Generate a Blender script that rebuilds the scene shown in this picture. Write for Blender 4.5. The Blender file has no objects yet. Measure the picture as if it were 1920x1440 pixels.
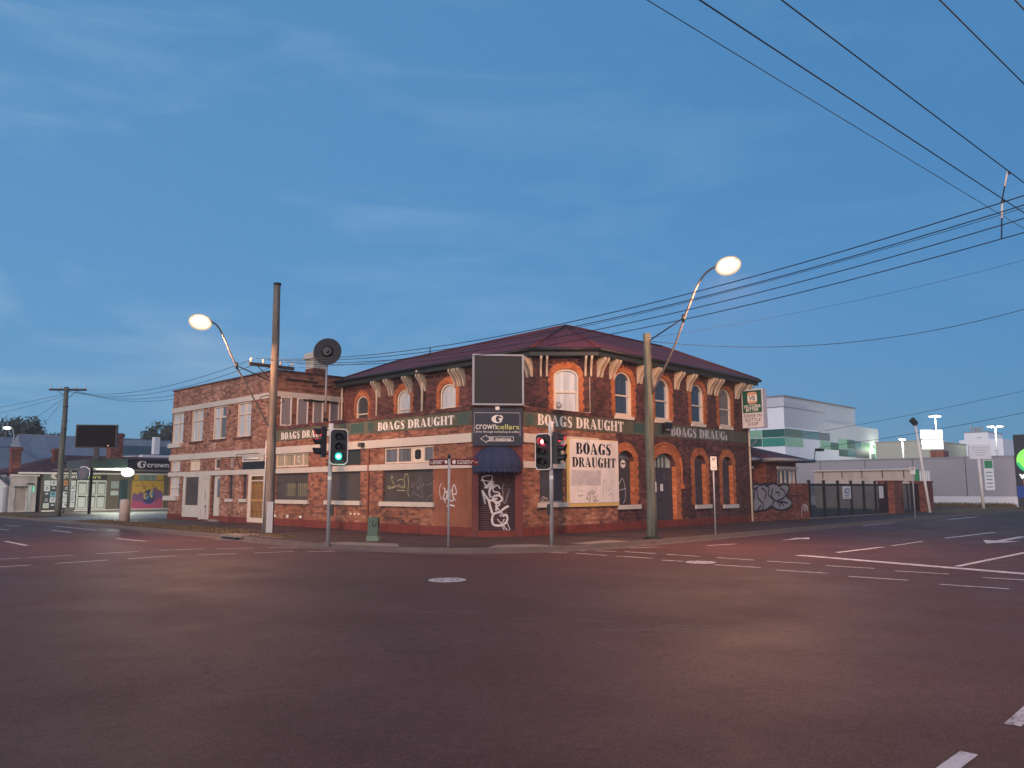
import bpy, math, random
from mathutils import Vector, Matrix
from mathutils.geometry import tessellate_polygon
random.seed(7)
R = math.radians
SC = bpy.context.scene
COL = SC.collection
PI = math.pi

# ------------------------------------------------------------------ camera
# world axes: +X runs along the right-hand street, +Y along the left-hand street,
# the hotel's street corner is at the origin.
cam = bpy.data.cameras.new('camera')
cam_ob = bpy.data.objects.new('camera', cam); COL.objects.link(cam_ob)
cam.sensor_width = 36.0; cam.lens = 1487.3 / 1920 * 36; cam.clip_end = 6000; cam.clip_start = .05
pit, rol = 0.13108, 0.00254
fw = Vector((.71509 * math.cos(pit), .69903 * math.cos(pit), math.sin(pit)))
rt = Vector((.69903, -.71509, 0)); up = rt.cross(fw)
rt2 = rt * math.cos(rol) - up * math.sin(rol); up2 = up * math.cos(rol) + rt * math.sin(rol)
cam_ob.matrix_world = Matrix(((rt2.x, up2.x, -fw.x, -19.9426), (rt2.y, up2.y, -fw.y, -18.9783), (rt2.z, up2.z, -fw.z, 1.75), (0, 0, 0, 1)))
SC.camera = cam_ob

# ------------------------------------------------------------------ sky, sun, exposure
# the sun is low behind the camera's left shoulder; ahead the sky is an even dusk blue with thin cirrus
SUN_AZ = R(242)
world = bpy.data.worlds.new('World'); SC.world = world; world.use_nodes = True
wt = world.node_tree; wt.nodes.clear()
def wn(t): return wt.nodes.new(t)
sky = wn('ShaderNodeTexSky'); sky.sky_type = 'NISHITA'; sky.sun_disc = False
sky.sun_elevation = R(5); sky.sun_rotation = SUN_AZ; sky.air_density = 1.0; sky.dust_density = .6; sky.ozone_density = 4.0
SKYS = .109
geo = wn('ShaderNodeTexCoord')
mp = wn('ShaderNodeMapping'); mp.inputs['Scale'].default_value = (1.6, 1.6, 6.5); mp.inputs['Rotation'].default_value = (R(4), R(-6), R(20))
wt.links.new(geo.outputs['Generated'], mp.inputs['Vector'])
nz = wn('ShaderNodeTexNoise'); nz.inputs['Scale'].default_value = 1.7; nz.inputs['Detail'].default_value = 7; nz.inputs['Roughness'].default_value = .62; nz.inputs['Distortion'].default_value = .5
wt.links.new(mp.outputs['Vector'], nz.inputs['Vector'])
cr = wn('ShaderNodeValToRGB'); cr.color_ramp.elements[0].position = .48; cr.color_ramp.elements[1].position = .72
cr.color_ramp.elements[1].color = (.95, .95, .95, 1)
wt.links.new(nz.outputs['Fac'], cr.inputs['Fac'])
hs = wn('ShaderNodeMix'); hs.data_type = 'RGBA'; hs.inputs['Factor'].default_value = .74
hs.inputs['B'].default_value = (.45, 1.38, 2.62, 1)          # the high blue that ozone leaves at dusk
wt.links.new(sky.outputs['Color'], hs.inputs['A'])
mx = wn('ShaderNodeMix'); mx.data_type = 'RGBA'; mx.blend_type = 'MIX'
tint = wn('ShaderNodeMix'); tint.data_type = 'RGBA'; tint.blend_type = 'MULTIPLY'; tint.inputs['Factor'].default_value = 1
tint.inputs['B'].default_value = (1, 1, 1, 1); wt.links.new(hs.outputs['Result'], tint.inputs['A'])
# the sky is paler toward the sunset side and deeper away from it
dv = wn('ShaderNodeVectorMath'); dv.operation = 'DOT_PRODUCT'; dv.inputs[1].default_value = (.699, -.715, 0)
wt.links.new(geo.outputs['Generated'], dv.inputs[0])
mr = wn('ShaderNodeMapRange'); mr.inputs['From Min'].default_value = -.65; mr.inputs['From Max'].default_value = .65
wt.links.new(dv.outputs['Value'], mr.inputs['Value'])
az = wn('ShaderNodeMix'); az.data_type = 'RGBA'; az.inputs['A'].default_value = (1.22, 1.10, 1.07, 1); az.inputs['B'].default_value = (.66, .79, .87, 1)
wt.links.new(mr.outputs['Result'], az.inputs['Factor']); wt.links.new(az.outputs['Result'], tint.inputs['B'])
cl = wn('ShaderNodeMix'); cl.data_type = 'RGBA'; cl.blend_type = 'MULTIPLY'; cl.inputs['Factor'].default_value = 1
cl.inputs['B'].default_value = (2.1, 1.38, 1.12, 1)
wt.links.new(tint.outputs['Result'], cl.inputs['A'])
cm = wn('ShaderNodeMath'); cm.operation = 'MULTIPLY_ADD'; cm.inputs[1].default_value = -.8; cm.inputs[2].default_value = 1.0
wt.links.new(mr.outputs['Result'], cm.inputs[0])
cm2 = wn('ShaderNodeMath'); cm2.operation = 'MULTIPLY'; wt.links.new(cm.outputs[0], cm2.inputs[0]); wt.links.new(cr.outputs['Color'], cm2.inputs[1])
wt.links.new(cm2.outputs[0], mx.inputs['Factor']); wt.links.new(tint.outputs['Result'], mx.inputs['A']); wt.links.new(cl.outputs['Result'], mx.inputs['B'])
bg = wn('ShaderNodeBackground'); bg.inputs['Strength'].default_value = SKYS
wt.links.new(mx.outputs['Result'], bg.inputs['Color'])
wo = wn('ShaderNodeOutputWorld'); wt.links.new(bg.outputs['Background'], wo.inputs['Surface'])

sun = bpy.data.lights.new('sun', 'SUN'); sun.energy = 1.5; sun.angle = R(50); sun.color = (1, .80, .74)
sun_ob = bpy.data.objects.new('sun', sun); COL.objects.link(sun_ob)
sun_ob.rotation_euler = Vector((.90, .40, -.17)).to_track_quat('-Z', 'Y').to_euler()

SC.view_settings.view_transform = 'Standard'; SC.view_settings.look = 'None'
SC.view_settings.gamma = 1; SC.view_settings.exposure = 1.0; SC.view_settings.use_curve_mapping = False
SC.cycles.use_denoising = True
SC.cycles.max_bounces = 5; SC.cycles.diffuse_bounces = 3; SC.cycles.glossy_bounces = 3
SC.cycles.sample_clamp_indirect = 4

# ------------------------------------------------------------------ materials
class NT:
    def __init__(s, name):
        s.m = bpy.data.materials.new(name); s.m.use_nodes = True; s.t = s.m.node_tree
        s.b = s.t.nodes['Principled BSDF']
    def n(s, typ, **kw):
        nd = s.t.nodes.new(typ)
        for k, v in kw.items():
            if k in nd.inputs: s.set(nd.inputs[k], v)
            else: setattr(nd, k, v)
        return nd
    def set(s, inp, v):
        if isinstance(v, bpy.types.NodeSocket): s.t.links.new(v, inp)
        elif isinstance(v, bpy.types.Node): s.t.links.new(v.outputs[0], inp)
        else: inp.default_value = v
    def math(s, op, a, b=0, c=None):
        nd = s.t.nodes.new('ShaderNodeMath'); nd.operation = op
        s.set(nd.inputs[0], a); s.set(nd.inputs[1], b)
        if c is not None: s.set(nd.inputs[2], c)
        return nd.outputs[0]
    def mix(s, f, a, b, blend='MIX'):
        nd = s.t.nodes.new('ShaderNodeMix'); nd.data_type = 'RGBA'; nd.blend_type = blend
        s.set(nd.inputs['Factor'], f); s.set(nd.inputs['A'], a); s.set(nd.inputs['B'], b)
        return nd.outputs['Result']
    def ramp(s, f, stops, interp='LINEAR'):
        nd = s.t.nodes.new('ShaderNodeValToRGB'); r = nd.color_ramp; r.interpolation = interp
        while len(r.elements) < len(stops): r.elements.new(.5)
        for e, (p, c) in zip(r.elements, stops):
            e.position = p; e.color = c if len(c) == 4 else (*c, 1)
        s.set(nd.inputs[0], f); return nd.outputs[0]
    def pos(s): return s.n('ShaderNodeNewGeometry').outputs['Position']
    def uv(s): return s.n('ShaderNodeTexCoord').outputs['UV']
    def noise(s, scale, detail=4, rough=.6, vec=None, dist=0):
        return s.n('ShaderNodeTexNoise', Vector=vec if vec is not None else s.pos(), Scale=scale, Detail=detail, Roughness=rough, Distortion=dist).outputs['Fac']
    def bump(s, h, strength=.3, dist=.02):
        s.set(s.b.inputs['Normal'], s.n('ShaderNodeBump', Height=h, Strength=strength, Distance=dist).outputs[0])

def g3(v): return (v, v, v, 1)
def c4(c): return (*c, 1) if len(c) == 3 else c
def mk(name, col, rough=.75, var=.18, nscale=1.5, bump=0, bscale=40, spec=.3, metal=0, emit=None, estr=0, dirt=0):
    k = NT(name); col = c4(col)
    if var:
        f = k.noise(nscale, 6, .65)
        f2 = k.noise(nscale * 9, 3, .6)
        f = k.math('ADD', k.math('MULTIPLY', f, .65), k.math('MULTIPLY', f2, .35))
        r = k.ramp(f, [(.3, g3(1 - var)), (.7, g3(1 + var * .6))])
        c = k.mix(1, col, r, 'MULTIPLY')
        if dirt:
            mpn = k.n('ShaderNodeMapping', Vector=k.pos()); mpn.inputs['Scale'].default_value = (1.7, 1.7, .5)
            st = k.noise(1.0, 5, .7, mpn.outputs[0])
            c = k.mix(k.math('MULTIPLY', k.ramp(st, [(.5, g3(0)), (.72, g3(1))]), dirt), c, (.09, .075, .06, 1))
        k.set(k.b.inputs['Base Color'], c)
    else: k.b.inputs['Base Color'].default_value = col
    k.b.inputs['Roughness'].default_value = rough; k.b.inputs['Metallic'].default_value = metal
    k.b.inputs['Specular IOR Level'].default_value = spec
    if bump: k.bump(k.noise(bscale, 3, .6), bump, .02)
    if emit: k.b.inputs['Emission Color'].default_value = c4(emit); k.b.inputs['Emission Strength'].default_value = estr
    return k.m

def brick(name, pal, mortar, clump=.55, bw=.24, rh=.086, mw=.011, rough=.85, paint=None):
    """running-bond brickwork in wall metres; every brick draws its own colour, in loose clumps"""
    k = NT(name)
    sep = k.n('ShaderNodeSeparateXYZ', Vector=k.uv()); u, v = sep.outputs[0], sep.outputs[1]
    vr = k.math('DIVIDE', v, rh); row = k.math('FLOOR', vr)
    uu = k.math('ADD', k.math('DIVIDE', u, bw), k.math('MULTIPLY', k.math('MODULO', row, 2), .5))
    colm = k.math('FLOOR', uu)
    cmb = k.n('ShaderNodeCombineXYZ', X=colm, Y=row)
    wnz = k.n('ShaderNodeTexWhiteNoise', noise_dimensions='2D', Vector=cmb.outputs[0]).outputs['Value']
    cl = k.noise(.9, 4, .6)
    clb = k.ramp(cl, [(.36, g3(0)), (.64, g3(1))])
    f = k.math('ADD', k.math('MULTIPLY', wnz, 1 - clump * .5), k.math('MULTIPLY', clb, clump * .5))
    c = k.ramp(f, pal)
    fine = k.noise(30, 3, .6)
    c = k.mix(1, c, k.ramp(fine, [(.3, g3(.82)), (.7, g3(1.12))]), 'MULTIPLY')
    fu = k.math('MULTIPLY', k.math('FRACT', uu), bw); fv = k.math('MULTIPLY', k.math('FRACT', vr), rh)
    mo = k.math('MAXIMUM', k.math('LESS_THAN', fu, mw), k.math('LESS_THAN', fv, mw))
    c = k.mix(k.math('MULTIPLY', mo, .55), c, c4(mortar))
    if paint is not None:
        wear = k.ramp(k.noise(2.2, 6, .7), [(.30, g3(.78)), (.62, g3(.97))])
        pc = k.mix(1, c4(paint), k.ramp(k.noise(1.3, 5, .6), [(.3, g3(.8)), (.7, g3(1.15))]), 'MULTIPLY')
        pc = k.mix(k.math('MULTIPLY', mo, .22), pc, g3(.02))
        c = k.mix(wear, c, pc)
    st = k.noise(.35, 5, .6)
    c = k.mix(1, c, k.ramp(st, [(.35, g3(.78)), (.65, g3(1.12))]), 'MULTIPLY')
    mps = k.n('ShaderNodeMapping', Vector=k.pos()); mps.inputs['Scale'].default_value = (2.4, 2.4, .22)
    c = k.mix(1, c, k.ramp(k.noise(1.0, 6, .7, mps.outputs[0]), [(.34, g3(.74)), (.6, g3(1.08))]), 'MULTIPLY')
    k.set(k.b.inputs['Base Color'], c); k.b.inputs['Roughness'].default_value = rough; k.b.inputs['Specular IOR Level'].default_value = .2
    k.bump(k.math('ADD', k.math('MULTIPLY', mo, -1), k.math('MULTIPLY', fine, .4)), .5, .012)
    return k.m

def corrug(name, col, pitch=.11, rough=.6, var=.15, depth=.02, metal=0):
    k = NT(name)
    sep = k.n('ShaderNodeSeparateXYZ', Vector=k.uv())
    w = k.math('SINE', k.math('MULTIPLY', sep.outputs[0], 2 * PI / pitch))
    sheet = k.math('FLOOR', k.math('DIVIDE', sep.outputs[0], .76))
    sv = k.n('ShaderNodeTexWhiteNoise', noise_dimensions='1D', W=sheet).outputs['Value']
    r = k.ramp(k.noise(.9, 6, .7), [(.3, g3(1 - var)), (.7, g3(1 + var))])
    c = k.mix(1, c4(col), r, 'MULTIPLY')
    c = k.mix(1, c, k.ramp(sv, [(0, g3(.88)), (1, g3(1.1))]), 'MULTIPLY')
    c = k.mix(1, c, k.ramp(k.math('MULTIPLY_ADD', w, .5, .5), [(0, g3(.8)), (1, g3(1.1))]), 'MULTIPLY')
    k.set(k.b.inputs['Base Color'], c); k.b.inputs['Roughness'].default_value = rough; k.b.inputs['Metallic'].default_value = metal
    k.b.inputs['Specular IOR Level'].default_value = .25
    k.bump(w, .7, depth); return k.m

def asphalt(name, base, scale=1.0, patch=True):
    k = NT(name)
    p = k.pos()
    agg = k.noise(120, 3, .7); agg2 = k.noise(38, 4, .7); big = k.noise(.11, 6, .6, dist=.4); mid = k.noise(.8, 6, .65)
    c = k.mix(1, c4(base), k.ramp(agg, [(.3, g3(.50)), (.7, g3(1.62))]), 'MULTIPLY')
    c = k.mix(1, c, k.ramp(agg2, [(.3, g3(.52)), (.7, g3(1.55))]), 'MULTIPLY')
    c = k.mix(1, c, k.ramp(k.noise(10, 4, .75), [(.3, g3(.74)), (.7, g3(1.28))]), 'MULTIPLY')
    c = k.mix(1, c, k.ramp(big, [(.34, g3(.84)), (.66, g3(1.12))]), 'MULTIPLY')
    c = k.mix(1, c, k.ramp(mid, [(.3, g3(.88)), (.7, g3(1.1))]), 'MULTIPLY')
    if patch:
        oil = k.ramp(k.noise(2.6, 3, .5), [(.72, g3(0)), (.80, g3(1))])
        c = k.mix(k.math('MULTIPLY', oil, .45), c, (.02, .018, .018, 1))
        # long polished wheel tracks along both streets
        mpx = k.n('ShaderNodeMapping', Vector=p); mpx.inputs['Scale'].default_value = (.7, .06, 1)
        tr = k.noise(1.0, 4, .6, mpx.outputs[0])
        c = k.mix(1, c, k.ramp(tr, [(.35, g3(.90)), (.65, g3(1.08))]), 'MULTIPLY')
        drip = k.math('MULTIPLY', k.ramp(k.noise(7, 2, .5), [(.64, g3(0)), (.69, g3(1))]), k.ramp(k.noise(.22, 3, .5), [(.48, g3(0)), (.58, g3(1))]))
        c = k.mix(k.math('MULTIPLY', drip, .55), c, (.018, .013, .012, 1))
        fleck = k.ramp(k.noise(55, 2, .5), [(.74, g3(0)), (.78, g3(1))])
        c = k.mix(k.math('MULTIPLY', fleck, .35), c, (.25, .20, .18, 1))
        vor = k.n('ShaderNodeTexVoronoi', Vector=k.n('ShaderNodeVectorMath', operation='ADD').outputs[0], Scale=.22); vor.feature = 'DISTANCE_TO_EDGE'
        va = [n for n in k.t.nodes if n.bl_idname == 'ShaderNodeVectorMath'][-1]
        k.set(va.inputs[0], p); nn = k.n('ShaderNodeTexNoise', Vector=p, Scale=1.1, Detail=5)
        k.set(va.inputs[1], nn.outputs['Color'])
        cra = k.math('LESS_THAN', vor.outputs['Distance'], .006)
        msk = k.ramp(k.noise(.16, 3, .5), [(.52, g3(0)), (.6, g3(1))])
        c = k.mix(k.math('MULTIPLY', k.math('MULTIPLY', cra, msk), .4), c, (.02, .017, .016, 1))
    k.set(k.b.inputs['Base Color'], c)
    k.set(k.b.inputs['Roughness'], k.ramp(k.noise(.5, 4, .6), [(.3, g3(.58)), (.7, g3(.74))]))
    k.b.inputs['Specular IOR Level'].default_value = .22
    k.bump(k.math('ADD', agg, k.math('MULTIPLY', agg2, .6)), .35, .012); return k.m

def worn_paint(name, col, under):
    k = NT(name)
    w = k.math('ADD', k.math('MULTIPLY', k.noise(3.5, 6, .75), .6), k.math('MULTIPLY', k.noise(45, 3, .7), .4))
    c = k.mix(k.ramp(w, [(.37, g3(1)), (.50, g3(0))]), c4(col), c4(under))
    k.set(k.b.inputs['Base Color'], c); k.b.inputs['Roughness'].default_value = .7; k.bump(k.noise(90, 3, .6), .3, .01); return k.m

def timber(name, col, dark):
    k = NT(name)
    mpn = k.n('ShaderNodeMapping', Vector=k.pos()); mpn.inputs['Scale'].default_value = (22, 22, .9)
    g = k.noise(1.0, 6, .7, mpn.outputs[0], .3)
    c = k.mix(k.ramp(g, [(.35, g3(0)), (.7, g3(1))]), c4(dark), c4(col))
    c = k.mix(1, c, k.ramp(k.noise(.7, 4, .6), [(.3, g3(.75)), (.7, g3(1.15))]), 'MULTIPLY')
    k.set(k.b.inputs['Base Color'], c); k.b.inputs['Roughness'].default_value = .9; k.b.inputs['Specular IOR Level'].default_value = .15
    k.bump(g, .6, .02); return k.m

def glass(name, col, rough=.06, var=.25, spec=.6):
    k = NT(name)
    mpn = k.n('ShaderNodeMapping', Vector=k.pos()); mpn.inputs['Scale'].default_value = (7, 7, .5)
    c = k.mix(1, c4(col), k.ramp(k.noise(1.0, 3, .5, mpn.outputs[0]), [(.3, g3(1 - var)), (.7, g3(1 + var))]), 'MULTIPLY')
    k.set(k.b.inputs['Base Color'], c); k.b.inputs['Roughness'].default_value = rough; k.b.inputs['Specular IOR Level'].default_value = spec
    k.bump(k.noise(1.2, 2, .5), .05, .02); return k.m

def emis(name, col, s):
    k = NT(name); k.b.inputs['Base Color'].default_value = c4(col); k.b.inputs['Roughness'].default_value = .4
    k.b.inputs['Emission Color'].default_value = c4(col); k.b.inputs['Emission Strength'].default_value = s; return k.m

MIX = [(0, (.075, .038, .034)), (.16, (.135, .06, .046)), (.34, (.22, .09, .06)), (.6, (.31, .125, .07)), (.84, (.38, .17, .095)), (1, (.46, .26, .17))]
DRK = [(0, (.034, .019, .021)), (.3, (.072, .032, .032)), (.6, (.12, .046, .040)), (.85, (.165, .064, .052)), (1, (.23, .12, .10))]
TAN = [(0, (.10, .05, .04)), (.2, (.22, .095, .062)), (.55, (.34, .155, .098)), (.85, (.42, .21, .14)), (1, (.52, .32, .24))]
ORG = [(0, (.34, .092, .035)), (.5, (.48, .145, .052)), (1, (.56, .20, .08))]
M = {}
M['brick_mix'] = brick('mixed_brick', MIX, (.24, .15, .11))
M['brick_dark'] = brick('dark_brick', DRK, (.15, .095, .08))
M['brick_tan'] = brick('tan_brick', TAN, (.30, .20, .15), clump=.3)
M['brick_orange'] = brick('orange_brick', ORG, (.30, .13, .07), clump=.3, mw=.007)
M['brick_pier'] = brick('painted_brown_brick', ORG, (.2, .09, .06), paint=(.26, .10, .058))
M['brick_plinth'] = brick('painted_red_plinth', DRK, (.15, .06, .05), paint=(.20, .045, .033))
M['brick_green'] = brick('painted_green_band', MIX, (.2, .12, .09), paint=(.105, .12, .082))
M['brick_red'] = brick('red_brick', [(0, (.10, .035, .028)), (.5, (.2, .06, .04)), (1, (.28, .10, .07))], (.18, .11, .09), clump=.3)
M['cream'] = mk('cream_paint', (.54, .48, .40), .65, .12, 1.2, dirt=.16)
M['cream_clean'] = mk('cream_joinery', (.66, .54, .41), .5, .08, 2)
M['door_red'] = mk('dark_red_paint', (.135, .03, .027), .6, .2, 1.5, dirt=.3)
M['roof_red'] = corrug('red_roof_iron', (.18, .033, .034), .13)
M['roof_cap'] = mk('red_ridge_iron', (.13, .028, .03), .6, .2, 2)
M['roof_grey'] = corrug('grey_roof_iron', (.20, .22, .26), .13)
M['fascia'] = mk('black_green_fascia', (.028, .036, .034), .5, .2, 2)
M['board'] = mk('grey_boarding', (.066, .057, .052), .75, .25, 1.3, dirt=.4)
M['board_dark'] = mk('dark_boarding', (.055, .052, .06), .6, .25, 1.3, dirt=.3)
M['pane_blue'] = glass('dark_window_glass', (.035, .042, .055), .05, .25, .8)
M['pane_curtain'] = glass('curtained_window_glass', (.46, .47, .47), .12, .22, .5)
M['pane_amber'] = glass('amber_fanlight_glass', (.30, .24, .14), .15, .3, .5)
M['pane_grey'] = glass('grey_fanlight_glass', (.12, .125, .13), .1, .3, .6)
M['white_sign'] = mk('white_sign_paint', (.74, .67, .60), .6, .12, 1.5, dirt=.25)
M['white_letter'] = mk('white_letter_paint', (.72, .66, .58), .7, .16, 6)
M['black_letter'] = mk('black_letter_paint', (.012, .011, .012), .5, .1, 4)
M['panel_navy'] = mk('navy_sign_panel', (.012, .012, .024), .3, .2, 2, spec=.5)
M['screen_black'] = mk('black_screen', (.006, .006, .007), .8, .1, 3, spec=.08)
M['panel_screen'] = mk('blank_screen', (.022, .019, .022), .45, .15, 3)
M['grey_metal'] = mk('grey_metal', (.30, .30, .31), .45, .15, 3, metal=.4)
M['galv'] = mk('galvanised_steel', (.34, .34, .345), .55, .2, 5, metal=.2, spec=.4)
M['black_metal'] = mk('black_metal', (.015, .015, .016), .4, .2, 3)
M['awning'] = mk('blue_canvas', (.022, .033, .078), .8, .3, 3, bump=.2, bscale=200)
M['yellow_frame'] = mk('yellow_frame_paint', (.62, .42, .14), .6, .15, 3)
M['spray_white'] = mk('white_spray_paint', (.60, .54, .52), .7, .25, 8)
M['spray_black'] = mk('black_spray_paint', (.018, .017, .02), .7, .2, 8)
M['spray_yellow'] = mk('yellow_spray_paint', (.36, .33, .17), .7, .25, 8)
M['spray_dim'] = mk('faded_spray_paint', (.19, .175, .19), .7, .3, 8)
M['road'] = asphalt('road_asphalt', (.086, .037, .031))
M['foot'] = asphalt('footpath_asphalt', (.060, .036, .031), patch=False)
M['concrete'] = mk('concrete', (.23, .185, .155), .85, .25, 1.5, .2, 60)
M['kerb'] = mk('kerb_stone', (.145, .105, .088), .85, .3, 2, .3, 50)
M['paint'] = worn_paint('road_paint', (.60, .54, .52), (.11, .065, .06))
M['timber'] = timber('weathered_timber', (.31, .26, .21), (.13, .10, .08))
M['timber_old'] = timber('greyed_timber', (.20, .205, .16), (.09, .09, .07))
M['wire'] = mk('black_cable', (.012, .018, .030), .7, 0)
M['cab_green'] = mk('green_cabinet_paint', (.085, .135, .085), .5, .15, 4)
M['white_wall'] = mk('white_render', (.68, .67, .68), .8, .08, .6)
M['ground'] = mk('earth', (.08, .07, .05), .95, .3, .2)
SHUT = NT('shutter_slats')
_s = SHUT.n('ShaderNodeSeparateXYZ', Vector=SHUT.uv())
_w = SHUT.math('SINE', SHUT.math('MULTIPLY', _s.outputs[1], 2 * PI / .075))
SHUT.set(SHUT.b.inputs['Base Color'], SHUT.mix(1, (.06, .026, .028, 1), SHUT.ramp(SHUT.math('MULTIPLY_ADD', _w, .5, .5), [(0, g3(.55)), (1, g3(1.2))]), 'MULTIPLY'))
SHUT.b.inputs['Roughness'].default_value = .5; SHUT.bump(_w, .6, .02); M['shutter'] = SHUT.m

# ------------------------------------------------------------------ mesh tools
class Fr:
    """a wall frame: s metres to the viewer's right along the wall, z up, d out of the wall"""
    def __init__(s, x, y, ex, ey, z=0):
        l = math.hypot(ex, ey); s.o = Vector((x, y, z)); s.e = Vector((ex / l, ey / l, 0)); s.n = Vector((s.e.y, -s.e.x, 0))
    def P(s, u, z, d=0): return s.o + s.e * u + s.n * d + Vector((0, 0, z))

class MB:
    def __init__(s): s.v = []; s.f = []; s.sm = []
    def add(s, vs, fs, smooth=False):
        o = len(s.v); s.v += [Vector(p) for p in vs]; s.f += [[i + o for i in f] for f in fs]; s.sm += [smooth] * len(fs); return s
    def box(s, x0, x1, y0, y1, z0, z1):
        return s.fbox(Fr(0, 0, 1, 0), x0, x1, z0, z1, -y1, -y0)
    def fbox(s, fr, u0, u1, z0, z1, d0, d1):
        if u0 > u1: u0, u1 = u1, u0
        P = fr.P
        return s.add([P(u0, z0, d0), P(u1, z0, d0), P(u1, z1, d0), P(u0, z1, d0), P(u0, z0, d1), P(u1, z0, d1), P(u1, z1, d1), P(u0, z1, d1)],
                     [(3, 2, 1, 0), (4, 5, 6, 7), (0, 1, 5, 4), (1, 2, 6, 5), (2, 3, 7, 6), (3, 0, 4, 7)])
    def poly(s, fr, loops, d, flip=False):
        vs = [[Vector((a, b, 0)) for a, b in lp] for lp in loops]
        flat = [p for lp in loops for p in lp]
        for t in tessellate_polygon(vs):
            a, b, c = [flat[i] for i in t]
            cr = (b[0] - a[0]) * (c[1] - a[1]) - (b[1] - a[1]) * (c[0] - a[0])
            if abs(cr) < 1e-9: continue
            if (cr < 0) != flip: t = (t[0], t[2], t[1])
            s.add([fr.P(*flat[i], d) for i in t], [(0, 1, 2)])
        return s
    def extrude(s, fr, loops, d0, d1, back=False):
        s.poly(fr, loops, d1)
        if back: s.poly(fr, loops, d0, True)
        for lp in loops:
            n = len(lp)
            for i in range(n):
                a, b = lp[i], lp[(i + 1) % n]
                s.add([fr.P(*a, d0), fr.P(*b, d0), fr.P(*b, d1), fr.P(*a, d1)], [(0, 1, 2, 3)])
        return s
    def wall(s, fr, u0, u1, z0, z1, holes, reveal=.14, d=0):
        s.poly(fr, [[(u0, z0), (u1, z0), (u1, z1), (u0, z1)]] + holes, d)
        for lp in holes:
            for i in range(len(lp)):
                a, b = lp[i], lp[(i + 1) % len(lp)]
                s.add([fr.P(*a, d), fr.P(*b, d), fr.P(*b, d - reveal), fr.P(*a, d - reveal)], [(0, 1, 2, 3)])
        return s
    def tube(s, pts, r, seg=8, caps=True):
        pts = [Vector(p) for p in pts]; rr = r if isinstance(r, (list, tuple)) else [r] * len(pts)
        o = len(s.v); N = len(pts); ref = None
        for i, p in enumerate(pts):
            t = (pts[min(i + 1, N - 1)] - pts[max(i - 1, 0)]).normalized()
            if ref is None: ref = Vector((0, 0, 1)) if abs(t.z) < .9 else Vector((1, 0, 0))
            a = t.cross(ref).normalized(); b = a.cross(t).normalized(); ref = b
            for k in range(seg):
                w = 2 * PI * k / seg; s.v.append(p + (a * math.cos(w) + b * math.sin(w)) * rr[i])
        for i in range(N - 1):
            for k in range(seg):
                k2 = (k + 1) % seg; s.f.append([o + i * seg + k, o + i * seg + k2, o + (i + 1) * seg + k2, o + (i + 1) * seg + k]); s.sm.append(True)
        if caps:
            s.f.append([o + k for k in range(seg)][::-1]); s.f.append([o + (N - 1) * seg + k for k in range(seg)]); s.sm += [False, False]
        return s
    def lathe(s, c, axis, prof, seg=20):
        """prof = [(distance along axis, radius)]"""
        c = Vector(c); ax = Vector(axis).normalized(); ref = Vector((0, 0, 1)) if abs(ax.z) < .9 else Vector((1, 0, 0))
        a = ax.cross(ref).normalized(); b = ax.cross(a); o = len(s.v)
        for h, r in prof:
            for k in range(seg):
                w = 2 * PI * k / seg; s.v.append(c + ax * h + (a * math.cos(w) + b * math.sin(w)) * max(r, 1e-4))
        for i in range(len(prof) - 1):
            for k in range(seg):
                k2 = (k + 1) % seg; s.f.append([o + i * seg + k, o + i * seg + k2, o + (i + 1) * seg + k2, o + (i + 1) * seg + k]); s.sm.append(True)
        s.f.append([o + k for k in range(seg)][::-1]); s.f.append([o + (len(prof) - 1) * seg + k for k in range(seg)]); s.sm += [False, False]
        return s
    def ellipsoid(s, c, r, seg=14, rings=8, rot=None):
        o = len(s.v); c = Vector(c)
        for i in range(rings + 1):
            th = PI * i / rings
            for k in range(seg):
                ph = 2 * PI * k / seg; p = Vector((r[0] * math.sin(th) * math.cos(ph), r[1] * math.sin(th) * math.sin(ph), r[2] * math.cos(th)))
                s.v.append(c + (rot @ p if rot else p))
        for i in range(rings):
            for k in range(seg):
                k2 = (k + 1) % seg; s.f.append([o + i * seg + k, o + (i + 1) * seg + k, o + (i + 1) * seg + k2, o + i * seg + k2]); s.sm.append(True)
        return s
    def stroke(s, fr, pts, w, d, smooth=True):
        """a painted line of width w following pts on a wall"""
        if smooth and len(pts) > 2:
            q = []
            for i in range(len(pts) - 1):
                p0, p1, p2, p3 = pts[max(i - 1, 0)], pts[i], pts[i + 1], pts[min(i + 2, len(pts) - 1)]
                for t in (0, .25, .5, .75):
                    q.append(tuple(.5 * (2 * p1[j] + (p2[j] - p0[j]) * t + (2 * p0[j] - 5 * p1[j] + 4 * p2[j] - p3[j]) * t * t + (3 * p1[j] - p0[j] - 3 * p2[j] + p3[j]) * t ** 3) for j in (0, 1)))
            pts = q + [pts[-1]]
        L = []; Rr = []
        for i, p in enumerate(pts):
            a = pts[max(i - 1, 0)]; b = pts[min(i + 1, len(pts) - 1)]
            dx, dz = b[0] - a[0], b[1] - a[1]; l = math.hypot(dx, dz) or 1
            ww = (w[min(i, len(w) - 1)] if isinstance(w, (list, tuple)) else w) / 2
            L.append((p[0] - dz / l * ww, p[1] + dx / l * ww)); Rr.append((p[0] + dz / l * ww, p[1] - dx / l * ww))
        for i in range(len(pts) - 1):
            dd = d + .00015 * (i % 13)
            s.add([fr.P(*Rr[i], dd), fr.P(*Rr[i + 1], dd), fr.P(*L[i + 1], dd), fr.P(*L[i], dd)], [(0, 1, 2, 3)])
        return s
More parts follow.
